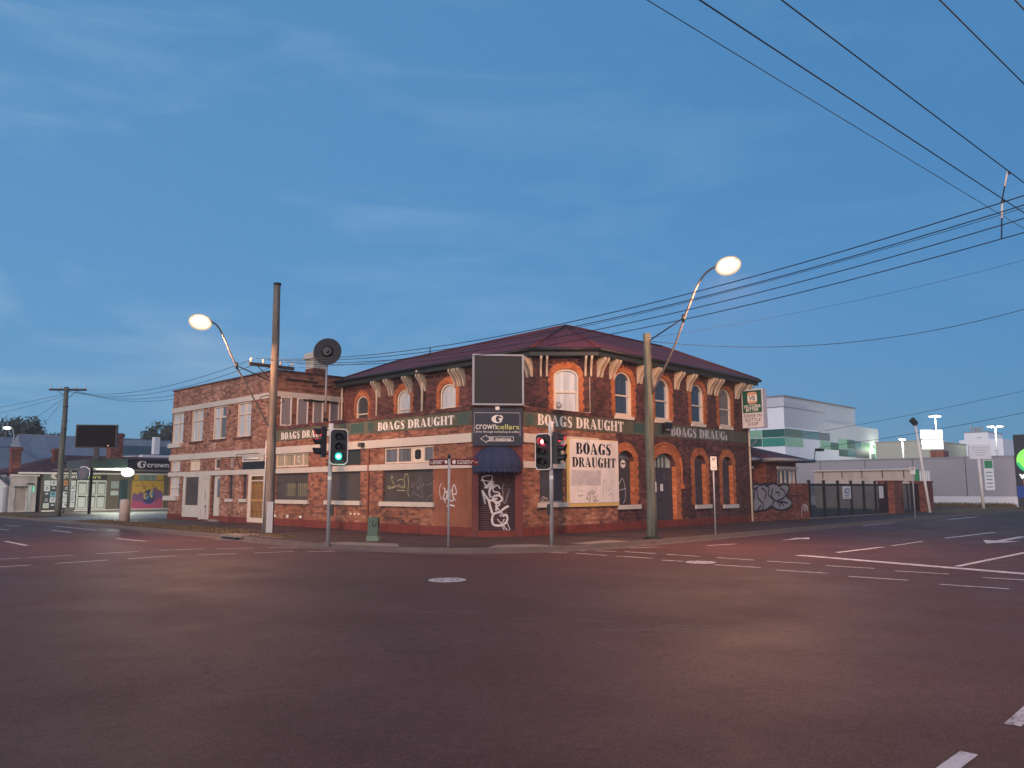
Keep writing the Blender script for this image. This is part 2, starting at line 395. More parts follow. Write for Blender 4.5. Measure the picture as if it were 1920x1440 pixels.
    def build(s, name, mat, parent=None, **props):
        org = parent['_w'] if parent is not None and '_w' in parent else None
        w = Vector(org) if org is not None else (sum(s.v, Vector()) / max(len(s.v), 1))
        if org is None: w.z = min(p.z for p in s.v)
        me = bpy.data.meshes.new(name); me.from_pydata([p - w for p in s.v], [], s.f); me.update()
        me.polygons.foreach_set('use_smooth', s.sm)
        uvl = me.uv_layers.new(name='UVMap')
        for pl in me.polygons:
            n = pl.normal; h = math.hypot(n.x, n.y)
            if h < .15: t, b = Vector((1, 0, 0)), Vector((0, 1, 0))
            else:
                t = Vector((-n.y / h, n.x / h, 0)); b = Vector(n).cross(t)
            for li in pl.loop_indices:
                p = me.vertices[me.loops[li].vertex_index].co + w; uvl.data[li].uv = (p.dot(t), p.dot(b))
        me.materials.append(mat if not isinstance(mat, str) else M[mat])
        ob = bpy.data.objects.new(name, me); COL.objects.link(ob)
        if parent is not None: ob.parent = parent; ob.location = (0, 0, 0)
        else: ob.location = w
        ob['_w'] = list(w)
        for k_, v_ in props.items(): ob[k_] = v_
        return ob

def thing(name, loc, label, cat, group=None):
    o = bpy.data.objects.new(name, None); COL.objects.link(o); o.location = loc; o.empty_display_size = .3
    o['label'] = label; o['category'] = cat; o['_w'] = list(loc)
    if group: o['group'] = group
    return o
def solo(ob, label, cat, group=None):
    ob['label'] = label; ob['category'] = cat
    if group: ob['group'] = group
    return ob
def copy_part(ob, offset):
    """a further part of the same shape, moved by offset, with its own sub-parts"""
    c = ob.copy(); COL.objects.link(c); c.parent = ob.parent; c.location = ob.location + Vector(offset)
    for ch in ob.children:
        k = ch.copy(); COL.objects.link(k); k.parent = c
    return c
def rectl(a, b, c, d): return [(a, c), (b, c), (b, d), (a, d)]
def ell(cx, cy, rx, ry, a0, a1, n=14): return [(cx + rx * math.cos(R(a0 + (a1 - a0) * i / n)), cy + ry * math.sin(R(a0 + (a1 - a0) * i / n))) for i in range(n + 1)]
def arch(s0, s1, z0, z1, rise, n=12):
    c = (s0 + s1) / 2; hw = (s1 - s0) / 2
    return [(s0, z0), (s1, z0)] + ell(c, z1 - rise, hw, rise, 0, 180, n)
def rrect(a, b, c, d, r, n=5):
    return ell(b - r, c + r, r, r, -90, 0, n) + ell(b - r, d - r, r, r, 0, 90, n) + ell(a + r, d - r, r, r, 90, 180, n) + ell(a + r, c + r, r, r, 180, 270, n)

# ------------------------------------------------------------------ lettering
def text(mb, fr, s, u0, u1, z0, z1, d, bold=0.0, thick=.004):
    cu = bpy.data.curves.new('t', 'FONT'); cu.body = s; cu.offset = bold; cu.resolution_u = 3
    ob = bpy.data.objects.new('t', cu); COL.objects.link(ob)
    me = bpy.data.meshes.new_from_object(ob.evaluated_get(bpy.context.evaluated_depsgraph_get()))
    bpy.data.objects.remove(ob)
    vs = [v.co.copy() for v in me.vertices]; fs = [list(p.vertices) for p in me.polygons]
    x0, x1 = min(v.x for v in vs), max(v.x for v in vs); y0, y1 = min(v.y for v in vs), max(v.y for v in vs)
    kx = (u1 - u0) / (x1 - x0); ky = (z1 - z0) / (y1 - y0)
    mb.add([fr.P(u0 + (v.x - x0) * kx, z0 + (v.y - y0) * ky, d + thick) for v in vs], fs)
    bpy.data.meshes.remove(me); return mb

def _glyphs():
    st = lambda x: [(x, 0), (x, .04), (x + .07, .06), (x + .07, .94), (x, .96), (x, 1), (x + .40, 1), (x + .40, .96), (x + .33, .94), (x + .33, .06), (x + .40, .04), (x + .40, 0)]
    left = [(0, 0), (0, .04), (.07, .06), (.07, .94), (0, .96), (0, 1)]
    G = {}
    G['B'] = (.74, [[left + ell(.42, .755, .26, .245, 90, -65) + ell(.42, .265, .32, .265, 62, -90), [(.33, .57), (.33, .94)] + ell(.38, .755, .09, .185, 90, -90, 8), [(.33, .06), (.33, .5)] + ell(.39, .28, .11, .22, 90, -90, 8)]])
    G['O'] = (.78, [[ell(.39, .5, .39, .52, 0, 345, 23), ell(.39, .5, .09, .46, 0, 345, 23)]])
    G['A'] = (.86, [[[(.30, 1), (.44, 1), (.80, .06), (.86, .05), (.86, 0), (.42, 0), (.42, .05), (.50, .06)]], [[(.30, 1), (.36, .9), (.14, .06), (.22, .05), (.22, 0), (0, 0), (0, .05), (.08, .06)]], [[(.17, .28), (.19, .36), (.48, .36), (.46, .28)]]])
    G['G'] = (.84, [[ell(.40, .5, .40, .52, 52, 318, 20) + ell(.45, .5, .15, .46, 318, 52, 16)], [[(.48, .02), (.48, .40), (.42, .42), (.42, .46), (.84, .46), (.84, .42), (.77, .40), (.77, .02)]], [[(.60, .86), (.75, .64), (.77, .64), (.77, 1), (.74, 1)]]])
    G['D'] = (.84, [[left + ell(.40, .5, .44, .5, 90, -90, 16), [(.33, .06), (.33, .94)] + ell(.38, .5, .16, .44, 90, -90, 12)]])
    G['R'] = (.86, [[left + ell(.42, .745, .28, .255, 90, -90, 12) + [(.33, .49), (.33, .06), (.40, .04), (.40, 0)], [(.33, .55), (.33, .94)] + ell(.38, .745, .10, .195, 90, -90, 8)], [[(.36, .49), (.58, .49), (.78, .06), (.86, .05), (.86, 0), (.57, 0)]]])
    G['U'] = (.82, [[[(0, .96), (0, 1), (.40, 1), (.40, .96), (.33, .94), (.33, .22)] + ell(.48, .22, .15, .16, 180, 360, 10) + [(.63, .94), (.55, .96), (.55, 1), (.80, 1), (.80, .96), (.71, .94)] + ell(.39, .26, .32, .28, 0, -180, 14) + [(.07, .94)]]])
    G['H'] = (.96, [[st(0)], [st(.54)], [[(.33, .46), (.33, .54), (.61, .54), (.61, .46)]]])
    G['T'] = (.78, [[[(.18, 0), (.18, .04), (.26, .06), (.26, .94), (.52, .94), (.52, .06), (.60, .04), (.60, 0)]], [[(0, .93), (0, 1), (.78, 1), (.78, .93)]], [[(0, .66), (0, .93), (.15, .93)]], [[(.78, .66), (.63, .93), (.78, .93)]]])
    G['V'] = (.84, [[[(0, 1), (0, .95), (.07, .94), (.40, 0), (.50, 0), (.54, .12), (.36, .94), (.44, .95), (.44, 1)]], [[(.50, 0), (.78, .94), (.84, .95), (.84, 1), (.58, 1), (.58, .95), (.69, .94), (.48, .2)]]])
    G['h'] = (.40, [[[(0, 0), (0, .04), (.07, .06), (.07, .70), (.20, .62), (.33, .66), (.33, .06), (.40, .04), (.40, 0)]]])   # a worn-off half letter
    S0 = [(.54, .80), (.44, .95), (.28, .96), (.15, .80), (.22, .60), (.38, .46), (.48, .30), (.46, .14), (.34, .04), (.18, .05), (.07, .20)]
    SW = [.03, .06, .1, .22, .27, .28, .24, .2, .1, .06, .03]
    G['S'] = (.62, ('S', S0, SW, [[(.53, .66), (.57, .66), (.57, 1), (.54, 1)], [(.04, 0), (.07, 0), (.08, .34), (.04, .34)]]))
    return G
GL = _glyphs()
def fat(mb, fr, s, u0, u1, z0, z1, d, z0b=None, z1b=None):
    """fat-face serif capitals fitted to u0..u1, z0..z1"""
    gap = .06; tot = sum((.36 if ch == ' ' else GL[ch][0]) + gap for ch in s) - gap
    kx = (u1 - u0) / tot; kz = z1 - z0; x = 0; dd = d
    for ch in s:
        if ch == ' ': x += .36 + gap; continue
        w, pieces = GL[ch]; tr = lambda p: (u0 + (x + p[0]) * kx, z0 + p[1] * kz)
        if isinstance(pieces, tuple):
            _, pts, ws, extra = pieces
            q = []
            mb.stroke(fr, [tr(p) for p in pts], [a * (kx + kz) / 2 for a in ws for _ in range(4)], dd)
            pieces = [[e] for e in extra]
        for i, lp in enumerate(pieces):
            mb.poly(fr, [[tr(p) for p in l] for l in lp], dd + .0012 * (i + 1) + .0016)
        x += w + gap
    return mb

# ------------------------------------------------------------------ setting: ground, road, footpath
def sheet(mb, pts, z): return mb.add([(x, y, z) for x, y in pts], [tuple(range(len(pts)))])
m = MB(); sheet(m, [(-3000, -3000), (3000, -3000), (3000, 3000), (-3000, 3000)], -.06); m.build('ground', 'ground', kind='structure')
m = MB(); sheet(m, [(-90, -90), (260, -90), (260, 260), (-90, 260)], 0); m.build('road', 'road', kind='structure')
KERB = [(-6.2, 240), (-6.2, 34), (-6.2, 20), (-6.35, 13), (-6.5, 8), (-6.7, 5), (-6.75, 2.6), (-6.6, .8), (-6.1, -.8), (-5.3, -2.3), (-4.3, -3.3), (-3, -4.0), (-1.2, -4.35), (1.4, -4.45), (6, -4.4), (13, -4.2), (29, -4.0), (51, -4.0), (260, -4.0)]
def offs(path, d):
    out = []
    for i, p in enumerate(path):
        a = path[max(i - 1, 0)]; b = path[min(i + 1, len(path) - 1)]; l = math.hypot(b[0] - a[0], b[1] - a[1])
        nx, ny = -(b[1] - a[1]) / l, (b[0] - a[0]) / l
        out.append((p[0] + nx * d, p[1] + ny * d))
    return out
IN = offs(KERB, .16)
m = MB(); inner = IN + [(260, 240)]
for t in tessellate_polygon([[Vector((x, y, 0)) for x, y in inner]]):
    m.add([(inner[i][0], inner[i][1], .13) for i in t], [(0, 1, 2)])
m.build('footpath', 'foot', kind='structure')
m = MB(); G2 = offs(KERB, -.32)
for i in range(len(KERB) - 1):
    for (A, za), (B, zb) in (((G2, .004), (KERB, .02)), ((KERB, .02), (offs(KERB, .03), .134)), ((offs(KERB, .03), .134), (IN, .134))):
        m.add([(*A[i], za), (*A[i + 1], za), (*B[i + 1], zb), (*B[i], zb)], [(0, 1, 2, 3)])
m.build('kerb', 'kerb', kind='structure')
# concrete ramps and crossing pads at the corner
m = MB()
for pad in ([(-6.62, 2.3), (-5.75, 2.0), (-5.2, .2), (-5.9, -.8), (-6.55, .6)], [(-4.55, -2.95), (-3.6, -2.35), (-2.6, -2.9), (-2.7, -3.98), (-3.5, -3.7)], [(-6.28, 5.5), (-6.1, 8.6), (-5.9, 8.6), (-5.95, 5.5)], [(-1.7, -3.5), (.3, -3.4), (.4, -4.25), (-1.6, -4.15)]):
    m.add([(x, y, .139) for x, y in pad], [tuple(range(len(pad)))])
m.build('crossing_ramp', 'concrete', kind='structure')
# driveway apron and the forecourt slab of the drive-through
m = MB(); sheet(m, [(-6.0, 27.2), (-1.5, 27.2), (-1.5, 33.5), (-6.0, 33.5)], .135); sheet(m, [(-1.4, 26.4), (12, 26.4), (12, 47.9), (-1.4, 47.9)], .137)
m.build('forecourt', mk('forecourt_concrete', (.17, .165, .16), .7, .25, .8, .2, 60), kind='structure')
GR = NT('dry_verge'); _c = GR.mix(GR.ramp(GR.noise(1.6, 6, .7), [(.38, g3(0)), (.6, g3(1))]), (.20, .125, .048, 1), (.10, .075, .04, 1))
GR.set(GR.b.inputs['Base Color'], GR.mix(1, _c, GR.ramp(GR.noise(25, 3, .7), [(.3, g3(.6)), (.7, g3(1.3))]), 'MULTIPLY')); GR.b.inputs['Roughness'].default_value = 1; GR.bump(GR.noise(40, 3), .8, .05)
M['verge'] = GR.m
m = MB()
def strip(mb, path, w0, w1, z):
    for i in range(len(path) - 1):
        (xa, ya), (xb, yb) = path[i], path[i + 1]; ta = random.uniform(-.18, .18) if 0 < i else 0
        mb.add([(xa + w0, ya, z), (xb + w0, yb, z), (xb + w1 + random.uniform(-.2, .2), yb, z), (xa + w1 + ta, ya, z)], [(0, 1, 2, 3)])
VP = [[(-6.0, 33.8), (-6.0, 38), (-6, 44), (-6.0, 60)], [(-6.02, 10.2), (-6.0, 13), (-6.0, 17), (-6.0, 21), (-6.0, 26.9)], [(-6.3, 5.3), (-6.2, 8.0), (-6.05, 10.2)]]
for i, vp in enumerate(VP): strip(m, vp, 0, (1.3, 1.75, .95)[i], .138)
# clumps of dry grass blades
for vp, w in zip(VP, (1.3, 1.75, .95)):
    for i in range(len(vp) - 1):
        n = int(abs(vp[i + 1][1] - vp[i][1]) * w * 70)
        for _ in range(min(n, 700)):
            t = random.random(); x = vp[i][0] + random.random() * w; y = vp[i][1] + (vp[i + 1][1] - vp[i][1]) * t
            h = random.uniform(.03, .085); a = random.uniform(0, PI); dx, dy = math.cos(a) * .025, math.sin(a) * .025
            m.add([(x - dx, y - dy, .137), (x + dx, y + dy, .137), (x + random.uniform(-.04, .04), y + random.uniform(-.04, .04), .137 + h)], [(0, 1, 2)])
m.build('grass_verge', 'verge', kind='stuff')
m = MB(); sheet(m, [(35.8, -3.7), (56, -3.7), (56, -.4), (36, -.6)], .138)
for _ in range(1500):
    x = random.uniform(54.2, 55.9); y = random.uniform(-2.6, 4); h = random.uniform(.1, .45); dx = random.uniform(.02, .06)
    m.add([(x, y - dx, .1), (x, y + dx, .1), (x + random.uniform(-.1, .1), y + random.uniform(-.1, .1), .13 + h)], [(0, 1, 2)])
m.build('rough_grass', 'verge', kind='stuff')

# painted markings, 4 mm above the asphalt
m = MB()
def line(a, b, w=.12, z=.004):
    l = math.hypot(b[0] - a[0], b[1] - a[1]); nx, ny = -(b[1] - a[1]) / l * w / 2, (b[0] - a[0]) / l * w / 2
    n = max(1, int(l / .5))
    for i in range(n):
        p = [a[0] + (b[0] - a[0]) * i / n, a[1] + (b[1] - a[1]) * i / n]; q = [a[0] + (b[0] - a[0]) * (i + 1) / n, a[1] + (b[1] - a[1]) * (i + 1) / n]
        m.add([(p[0] + nx, p[1] + ny, z), (p[0] - nx, p[1] - ny, z), (q[0] - nx, q[1] - ny, z), (q[0] + nx, q[1] + ny, z)], [(0, 1, 2, 3)])
for x in (-16.2, -15.0, -13.75, -12.05, -10.34): line((x, 4.7), (x + 1.1, 4.7 if x < -10.5 else 4.25), .1)
line((-8.93, 4.06), (-8.03, 3.54), .1); line((-7.68, 3.31), (-7.05, 2.6), .1)
for x, y, x2, y2 in ((-15.5, 2.35, -14.25, 2.35), (-13.75, 2.35, -12.55, 2.4), (-12.06, 2.4, -10.84, 2.45), (-10.35, 2.23, -9.36, 1.95), (-8.94, 1.74, -7.93, 1.42), (-7.69, 1.08, -7.1, .6), (-3.9, -3.2, -3.6, -3.7), (-3.4, -3.95, -3.1, -4.6), (-2.5, -4.25, -2.25, -4.55), (-2.05, -4.7, -1.78, -5.3)):
    line((x, y), (x2, y2), .1)
for y in (-4.84, -6.21, -7.73, -9.29, -10.85, -12.48, -14.2): line((-3.0 + .18 * (y + 6) / 1.6 * (y < -6) * 1.0, y), (-3.02 + .18 * (y + 7) / 1.6 * (y < -6), y - 1.08), .1)
for y in (-5.49, -6.86, -8.34, -9.73, -11.24, -12.77, -14.45): line((-1.66 + .14 * (y + 9) / 1.5 * (y < -9), y), (-1.66 + .14 * (y + 10) / 1.5 * (y < -9), y - 1.02), .1)
line((.42, -9.55), (-.85, -15.0), .34)
line((1.95, -9.92), (4.9, -10.08), .16); line((5.6, -10.1), (8.4, -10.11), .09); line((10.6, -10.14), (16.0, -10.4), .16)
line((-.1, -13.42), (9, -13.75), .14); line((1.9, -5.96), (3.2, -6.23), .1); line((-.5, -4.78), (.4, -5.2), .09)
line((28.6, -5.2), (34.1, -5.2), .22); line((18, -4.5), (22, -4.55), .12)
for a, b in (((-8.95, 27.05), (-8.8, 25.16)), ((-10.2, 23.4), (-10.14, 21.4)), ((-12.31, 12.8), (-12.42, 9.87)), ((-7.58, 23.79), (-7.52, 18.53)), ((-8.85, 20.02), (-8.96, 16.98)), ((-9.15, 11.46), (-9.01, 9.15)), ((-7.2, 18.1), (-7.17, 16.8)), ((-12.1, 18), (-12.2, 16))): line(a, b, .13)
line((-9.4, -17.27), (-12.95, -17.32), .11); line((-13.86, -17.27), (-16, -17.22), .11)
def gflat(pts): m.add([(x, y, .0045) for x, y in pts], [tuple(range(len(pts)))])
# lane arrows
for pts in ([(5.9, -6.42), (6.9, -6.5), (6.9, -6.62), (5.9, -6.58)], [(6.9, -6.2), (7.9, -6.5), (6.9, -6.95)], [(8.6, -11.9), (10.4, -11.35), (10.4, -11.75), (13.5, -11.75), (13.5, -12.0), (10.4, -12.0), (10.4, -12.45)]): gflat(pts)
for pts in ([(18.4, -3.95 - .3), (19.6, -4.3), (19.6, -4.7)], [(19.6, -4.45), (22, -4.5), (22, -4.6), (19.6, -4.55)]): gflat(pts)
m.build('road_markings', 'paint', kind='structure')
# scuffed chalk and tar traces in the middle of the junction
m = MB(); scf = mk('scuff_mark', (.20, .165, .155), .8, .4, 6)
for x, y in ((-12.6, -9.6), (-12.2, -10.0), (-12.0, -11.2), (-11.5, -11.9), (-11.9, -12.5), (-11.6, -12.9), (-11.0, -13.0), (-11.2, -8.4)):
    p = [(x + random.uniform(-.05, .05) + .12 * i * random.uniform(.6, 1), y - .17 * i + random.uniform(-.06, .06)) for i in range(4)]
    for a, b in zip(p, p[1:]): 
        l = math.hypot(b[0] - a[0], b[1] - a[1]); nx, ny = -(b[1] - a[1]) / l * .014, (b[0] - a[0]) / l * .014
        m.add([(a[0] + nx, a[1] + ny, .003), (a[0] - nx, a[1] - ny, .003), (b[0] - nx, b[1] - ny, .003), (b[0] + nx, b[1] + ny, .003)], [(0, 1, 2, 3)])
m.build('road_scuffs', scf, kind='structure')
for (x, y, r, nm) in ((-9.63, -7.14, .37, 'pale round manhole cover in the middle of the junction'), (-3.1, -8.75, .36, 'small worn manhole cover on the dashed crossing line')):
    t = thing('manhole_cover', (x, y, 0), nm, 'manhole cover')
    MB().lathe((x, y, 0), (0, 0, 1), [(.0, r + .09), (.006, r + .085)], 28).build('surround', 'foot', t)
    mm = MB().lathe((x, y, .004), (0, 0, 1), [(.0, r), (.008, r - .01)], 28)
    mm.build('lid', mk('worn_iron_lid', (.50, .44, .42), .6, .3, 7, .3, 30), t)
    mm = MB()
    for k in range(6):
        a = k * PI / 3 + .3; mm.box(x + math.cos(a) * r * .55 - .03, x + math.cos(a) * r * .55 + .03, y + math.sin(a) * r * .55 - .03, y + math.sin(a) * r * .55 + .03, .012, .016)
    mm.build('lifting_slot', 'black_metal', t)

# ------------------------------------------------------------------ the corner hotel
FR = Fr(0, 0, 1, 0)                       # ground-floor wall along the right-hand street
FL = Fr(-1.342, 1.12, 0, -1)              # ground-floor wall along the left-hand street (s = -distance from the corner)
FD = Fr(-1.342, 1.12, 1.342, -1.12)       # splayed corner with the door
FU = Fr(2.348, 1.59, 0, -1)               # set-back upper wall, left-hand street
FC = Fr(2.348, 1.59, 1, -1)               # upper splay
FS = Fr(-1.342, 14.62, 1, 0)              # flank of the flat-roofed block
hotel = thing('corner_hotel', (3, 3, .13), 'two-storey brick corner hotel with dark red hipped roof and boarded ground floor windows', 'building')
LD = math.hypot(1.342, 1.12)

# --- openings of the ground floor
gR = [arch(5.40, 6.5, 1.10, 3.24, .42), arch(7.9, 9.55, .24, 3.22, .55), arch(11.04, 12.0, 1.02, 3.22, .40), arch(13.46, 14.42, .99, 3.22, .40)]
gR0 = [rectl(.86, 2.2, 1.26, 2.45), rectl(.86, 2.2, 2.70, 3.32)]
gL = [rectl(-5.08, -2.07, 1.27, 2.46), rectl(-5.03, -2.08, 2.71, 3.31), rectl(-8.95, -6.58, 1.28, 2.46), rectl(-8.95, -6.58, 2.72, 3.33), rectl(-13.3, -10.46, 1.28, 2.46), rectl(-13.3, -10.5, 2.74, 3.33)]
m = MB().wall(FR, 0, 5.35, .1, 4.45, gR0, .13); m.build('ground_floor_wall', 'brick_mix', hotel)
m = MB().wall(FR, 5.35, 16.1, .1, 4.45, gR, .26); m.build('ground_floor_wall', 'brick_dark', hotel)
m = MB().wall(FL, -13.5, 0, .1, 4.45, gL, .12); m.build('ground_floor_wall', 'brick_mix', hotel)
FE = Fr(16.1, 0, 0, 1)
m = MB().wall(FE, 0, 9, .1, 6.9, []); m.build('end_wall', 'brick_dark', hotel)
# splay with its painted surround and shutter
m = MB().wall(FD, 0, LD, .1, 4.45, [rectl(.22, 1.47, .33, 2.75)], .22); m.build('corner_splay', 'door_red', hotel)
m = MB().fbox(FD, .19, 1.5, .12, .32, -.2, .05); m.build('doorstep', 'brick_plinth', hotel)
m = MB().fbox(FD, .22, 1.47, .33, 2.75, -.22, -.16); sh = m.build('roller_shutter', 'shutter', hotel)
gs = lambda l, X0=897.0, Y0=884.0: [(.21 + ((860 + x / 6) - X0) * 1.26 / 69, 2.33 - ((800 + y / 6) - Y0) * .01802) for x, y in l]
m = MB()
for st_, w in (([(270, 560), (385, 555), (330, 690), (300, 640)], .03), ([(275, 620), (265, 560), (300, 660)], .03), ([(250, 600), (400, 620)], .03), ([(300, 690), (385, 610), (355, 700), (350, 760), (370, 800)], .07), ([(355, 720), (410, 640)], .04),
              ([(475, 700), (440, 660), (395, 690), (400, 730), (450, 740), (470, 770), (430, 780), (400, 770)], .045), ([(380, 800), (440, 770), (490, 800), (480, 840), (420, 850), (385, 820), (440, 810)], .06), ([(265, 715), (300, 770), (340, 830), (360, 900), (385, 980)], .075), ([(265, 720), (305, 870)], .04), ([(290, 800), (345, 810)], .04),
              ([(345, 830), (420, 840), (430, 900), (425, 950)], .06), ([(410, 860), (470, 870), (440, 900), (420, 890), (460, 940)], .05), ([(570, 895), (520, 920), (470, 960), (400, 985), (380, 1050), (400, 1105), (470, 1115), (530, 1090), (555, 1040), (540, 995), (500, 1010)], .075), ([(470, 1000), (490, 970), (505, 990), (480, 1010), (470, 1000)], .03),
              ([(440, 1040), (490, 1090), (520, 1040)], .03), ([(545, 1060), (580, 1160), (560, 1175), (480, 1080), (520, 1170)], .03)):
    m.stroke(FD, gs(st_), w, -.156)
m.build('graffiti', 'spray_white', sh)
m = MB(); m.stroke(FD, gs([(520, 640), (500, 700), (520, 870), (580, 700)]), .035, -.157); m.build('faded_graffiti', 'spray_dim', sh)
# blue dome awning over the door
m = MB(); NA, NB = 22, 8; W2, DP = .84, .85; cx = .845
def aw(i, j):
    th = PI * i / NA; ph = (PI / 2) * j / NB
    return FD.P(cx - W2 * math.cos(th) * (math.cos(ph) ** .75), 2.45 + .74 * math.sin(ph), DP * math.sin(th) * (math.cos(ph) ** .75) + .005)
for i in range(NA):
    for j in range(NB): m.add([aw(i, j), aw(i + 1, j), aw(i + 1, j + 1), aw(i, j + 1)], [(0, 1, 2, 3)], True)
for i in range(NA * 3):
    a, b = i / 3, (i + 1) / 3; P0, P1 = aw(a, 0), aw(b, 0)
    d0 = -.10 - .075 * abs(math.sin(a * PI / 1.5)); d1 = -.10 - .075 * abs(math.sin(b * PI / 1.5))
    m.add([P0, P1, P1 + Vector((0, 0, d1)), P0 + Vector((0, 0, d0))], [(0, 1, 2, 3)])
aw_ob = m.build('awning', 'awning', hotel)
m = MB()
for i in range(0, NA + 1, 3): m.tube([aw(i, j) + Vector((0, 0, .008)) for j in range(NB)], .012, 5)
m.tube([aw(i, 0) for i in range(NA + 1)], .014, 5); m.build('awning_rib', 'awning', aw_ob)

# painted plinths and pier
m = MB().fbox(FR, 0, 16.08, .1, .43, .002, .022); m.build('painted_plinth', 'brick_plinth', hotel)
m = MB().fbox(FL, -13.5, 0, .1, .44, .002, .022); m.build('painted_plinth', 'brick_plinth', hotel)
m = MB().fbox(FL, -2.02, -.01, .44, 2.45, .002, .012); pier = m.build('painted_pier', 'brick_pier', hotel)
gp_ = lambda l: [(-(1.46 + .22) + ((800 + x / 7.2) - 828) * 1.62 / 57 * .97 , 1.96 - ((840 + y / 7.2) - 905) * .0186) for x, y in l]
m = MB()
for st_, w in (([(225, 470), (200, 530), (205, 640), (230, 700)], .03), ([(250, 540), (275, 560), (260, 640), (250, 680), (290, 690), (300, 600), (270, 590)], .05), ([(310, 690), (305, 600), (325, 545), (345, 600), (345, 700), (390, 705), (375, 600), (360, 560)], .045), ([(390, 620), (435, 610), (405, 495), (380, 540), (385, 640), (420, 710)], .045), ([(285, 745), (265, 700)], .03), ([(320, 720), (335, 760), (410, 780)], .06), ([(295, 785), (335, 760), (320, 800)], .03)):
    m.stroke(FL, gp_(st_), w, .014)
m.build('graffiti', 'spray_white', pier)
# cream bands
for fr, a, b in ((FL, -13.5, 0), (FR, 0, 4.2)):
    MB().fbox(fr, a, b, 3.345, 3.655, .003, .05).build('cream_band', 'cream', hotel)
for fr, a, b in ((FL, -13.5, 0), (FR, 0, 2.22)):
    MB().fbox(fr, a, b, 2.462, 2.69, .003, .045).build('cream_band', 'cream', hotel)
# painted sign bands with their lettering
bandL = MB().fbox(FL, -13.5, 0, 3.93, 4.44, .003, .018).build('painted_sign_band', 'brick_green', hotel)
bandR = MB().fbox(FR, 0, 16.0, 3.91, 4.46, .003, .018).build('painted_sign_band', 'brick_green', hotel)
fat(MB(), FL, 'BOAGS DRAUGHT', -5.46, -.93, 4.01, 4.33, .019).build('lettering', 'white_letter', bandL)
fat(MB(), FL, 'BOAGS DRAUGHT', -12.87, -8.55, 3.99, 4.31, .019).build('lettering', 'white_letter', bandL)
fat(MB(), FR, 'BOAGS DRAUGHT', .74, 5.82, 3.99, 4.38, .019).build('lettering', 'white_letter', bandR)
fat(MB(), FR, 'BOAGS DRAUGh', 9.22, 14.02, 3.99, 4.37, .019).build('lettering', mk('greyed_letter_paint', (.52, .50, .50), .7, .2, 6), bandR)
pat = mk('darker_green_patch', (.045, .085, .07), .7, .3, 3)
for fr, a, b, bd_ in ((FL, -7.3, -6.42, bandL), (FL, -.75, -.15, bandL), (FR, 6.5, 7.3, bandR), (FR, 8.2, 8.5, bandR)): MB().fbox(fr, a, b, 4.0, 4.38, .0185, .0205).build('painted_patch', pat, bd_)
MB().lathe(FL.P(-5.95, 4.2, .018), FL.n, [(0, .2), (.003, .2)]).build('painted_patch', pat, bandL); MB().lathe(FR.P(.35, 4.16, .018), FR.n, [(0, .2), (.003, .2)]).build('painted_patch', pat, bandR)
# parapet caps, roof deck of the single-storey front
for fr, a, b in ((FL, -13.5, -.02), (FR, .02, 3.94), (FD, 0, LD)):
    MB().fbox(fr, a, b, 4.45, 4.60, -.24, .05).build('parapet_coping', 'brick_dark', hotel)
m = MB().add([(-1.1, 14.6, 4.1), (-1.1, 1.3, 4.1), (.2, .24, 4.1), (3.9, .1, 4.1), (2.35, 1.6, 4.1), (2.35, 14.6, 4.1)], [(0, 1, 2, 3, 4, 5)]); m.build('flat_roof', 'foot', hotel)

# --- upper floor walls
uR = [(5.32, 6.46), (8.1, 9.22), (10.95, 12.02), (13.4, 14.5)]
hR = [arch(a, b, 4.62, 6.42, .42) for a, b in uR]
m = MB().wall(FR, 3.94, 16.1, 4.46, 6.95, hR, .13); m.build('upper_wall', 'brick_dark', hotel)
LC = 1.59 * math.sqrt(2)
hC = [arch(.72, 1.70, 4.60, 6.34, .30)]
m = MB().wall(FC, 0, LC, 4.1, 6.95, hC, .13); m.build('upper_wall', 'brick_dark', hotel)
uU = [(-5.6, -4.55), (-8.65, -7.65), (-11.9, -10.9), (-2.6, -1.55)]
hU = [arch(a, b, 4.45, 6.24, .40) for a, b in uU]
m = MB().wall(FU, -10.05, 0, 4.1, 6.95, [hU[0], hU[1], hU[3]], .13); m.build('upper_wall', 'brick_dark', hotel)
m = MB().wall(FU, -13.04, -10.05, 4.1, 6.95, [hU[2]], .13); m.build('upper_wall', 'brick_red', hotel)
# orange brick surrounds with toothed quoins
def surround(fr, a, b, z0, z1, rise, w, top=.30, par=hotel, mat='brick_orange'):
    mm = MB(); c = (a + b) / 2; hw = (b - a) / 2; zs = z1 - rise
    ring = ell(c, zs, hw + w, rise + top, 0, 180, 16) + ell(c, zs, hw, rise, 180, 0, 16)
    mm.extrude(fr, [ring], .002, .014)
    z = z0; i = 0
    while z < zs - .01:
        h = min(.172, zs - z); ww = w if i % 2 else w * .78
        mm.fbox(fr, a - ww, a, z, z + h, .002, .014); mm.fbox(fr, b, b + ww, z, z + h, .002, .014); z += h; i += 1
    # painted inner reveals
    P = fr.P
    for (s_, d_) in ((a, 1), (b, -1)): mm.add([P(s_ + .002 * d_, z0, .014), P(s_ + .002 * d_, zs, .014), P(s_ + .002 * d_, zs, -.25), P(s_ + .002 * d_, z0, -.25)], [(0, 1, 2, 3)])
    return mm.build('brick_surround', mat, par)
for a, b in uR: surround(FR, a, b, 4.62, 6.42, .42, .28, .26)
surround(FC, .72, 1.70, 4.60, 6.34, .30, .20, .28)
for a, b in uU[:2] + uU[3:]: surround(FU, a, b, 4.45, 6.24, .40, .24, .30)
surround(FU, -11.9, -10.9, 4.45, 6.24, .40, .16, .24)
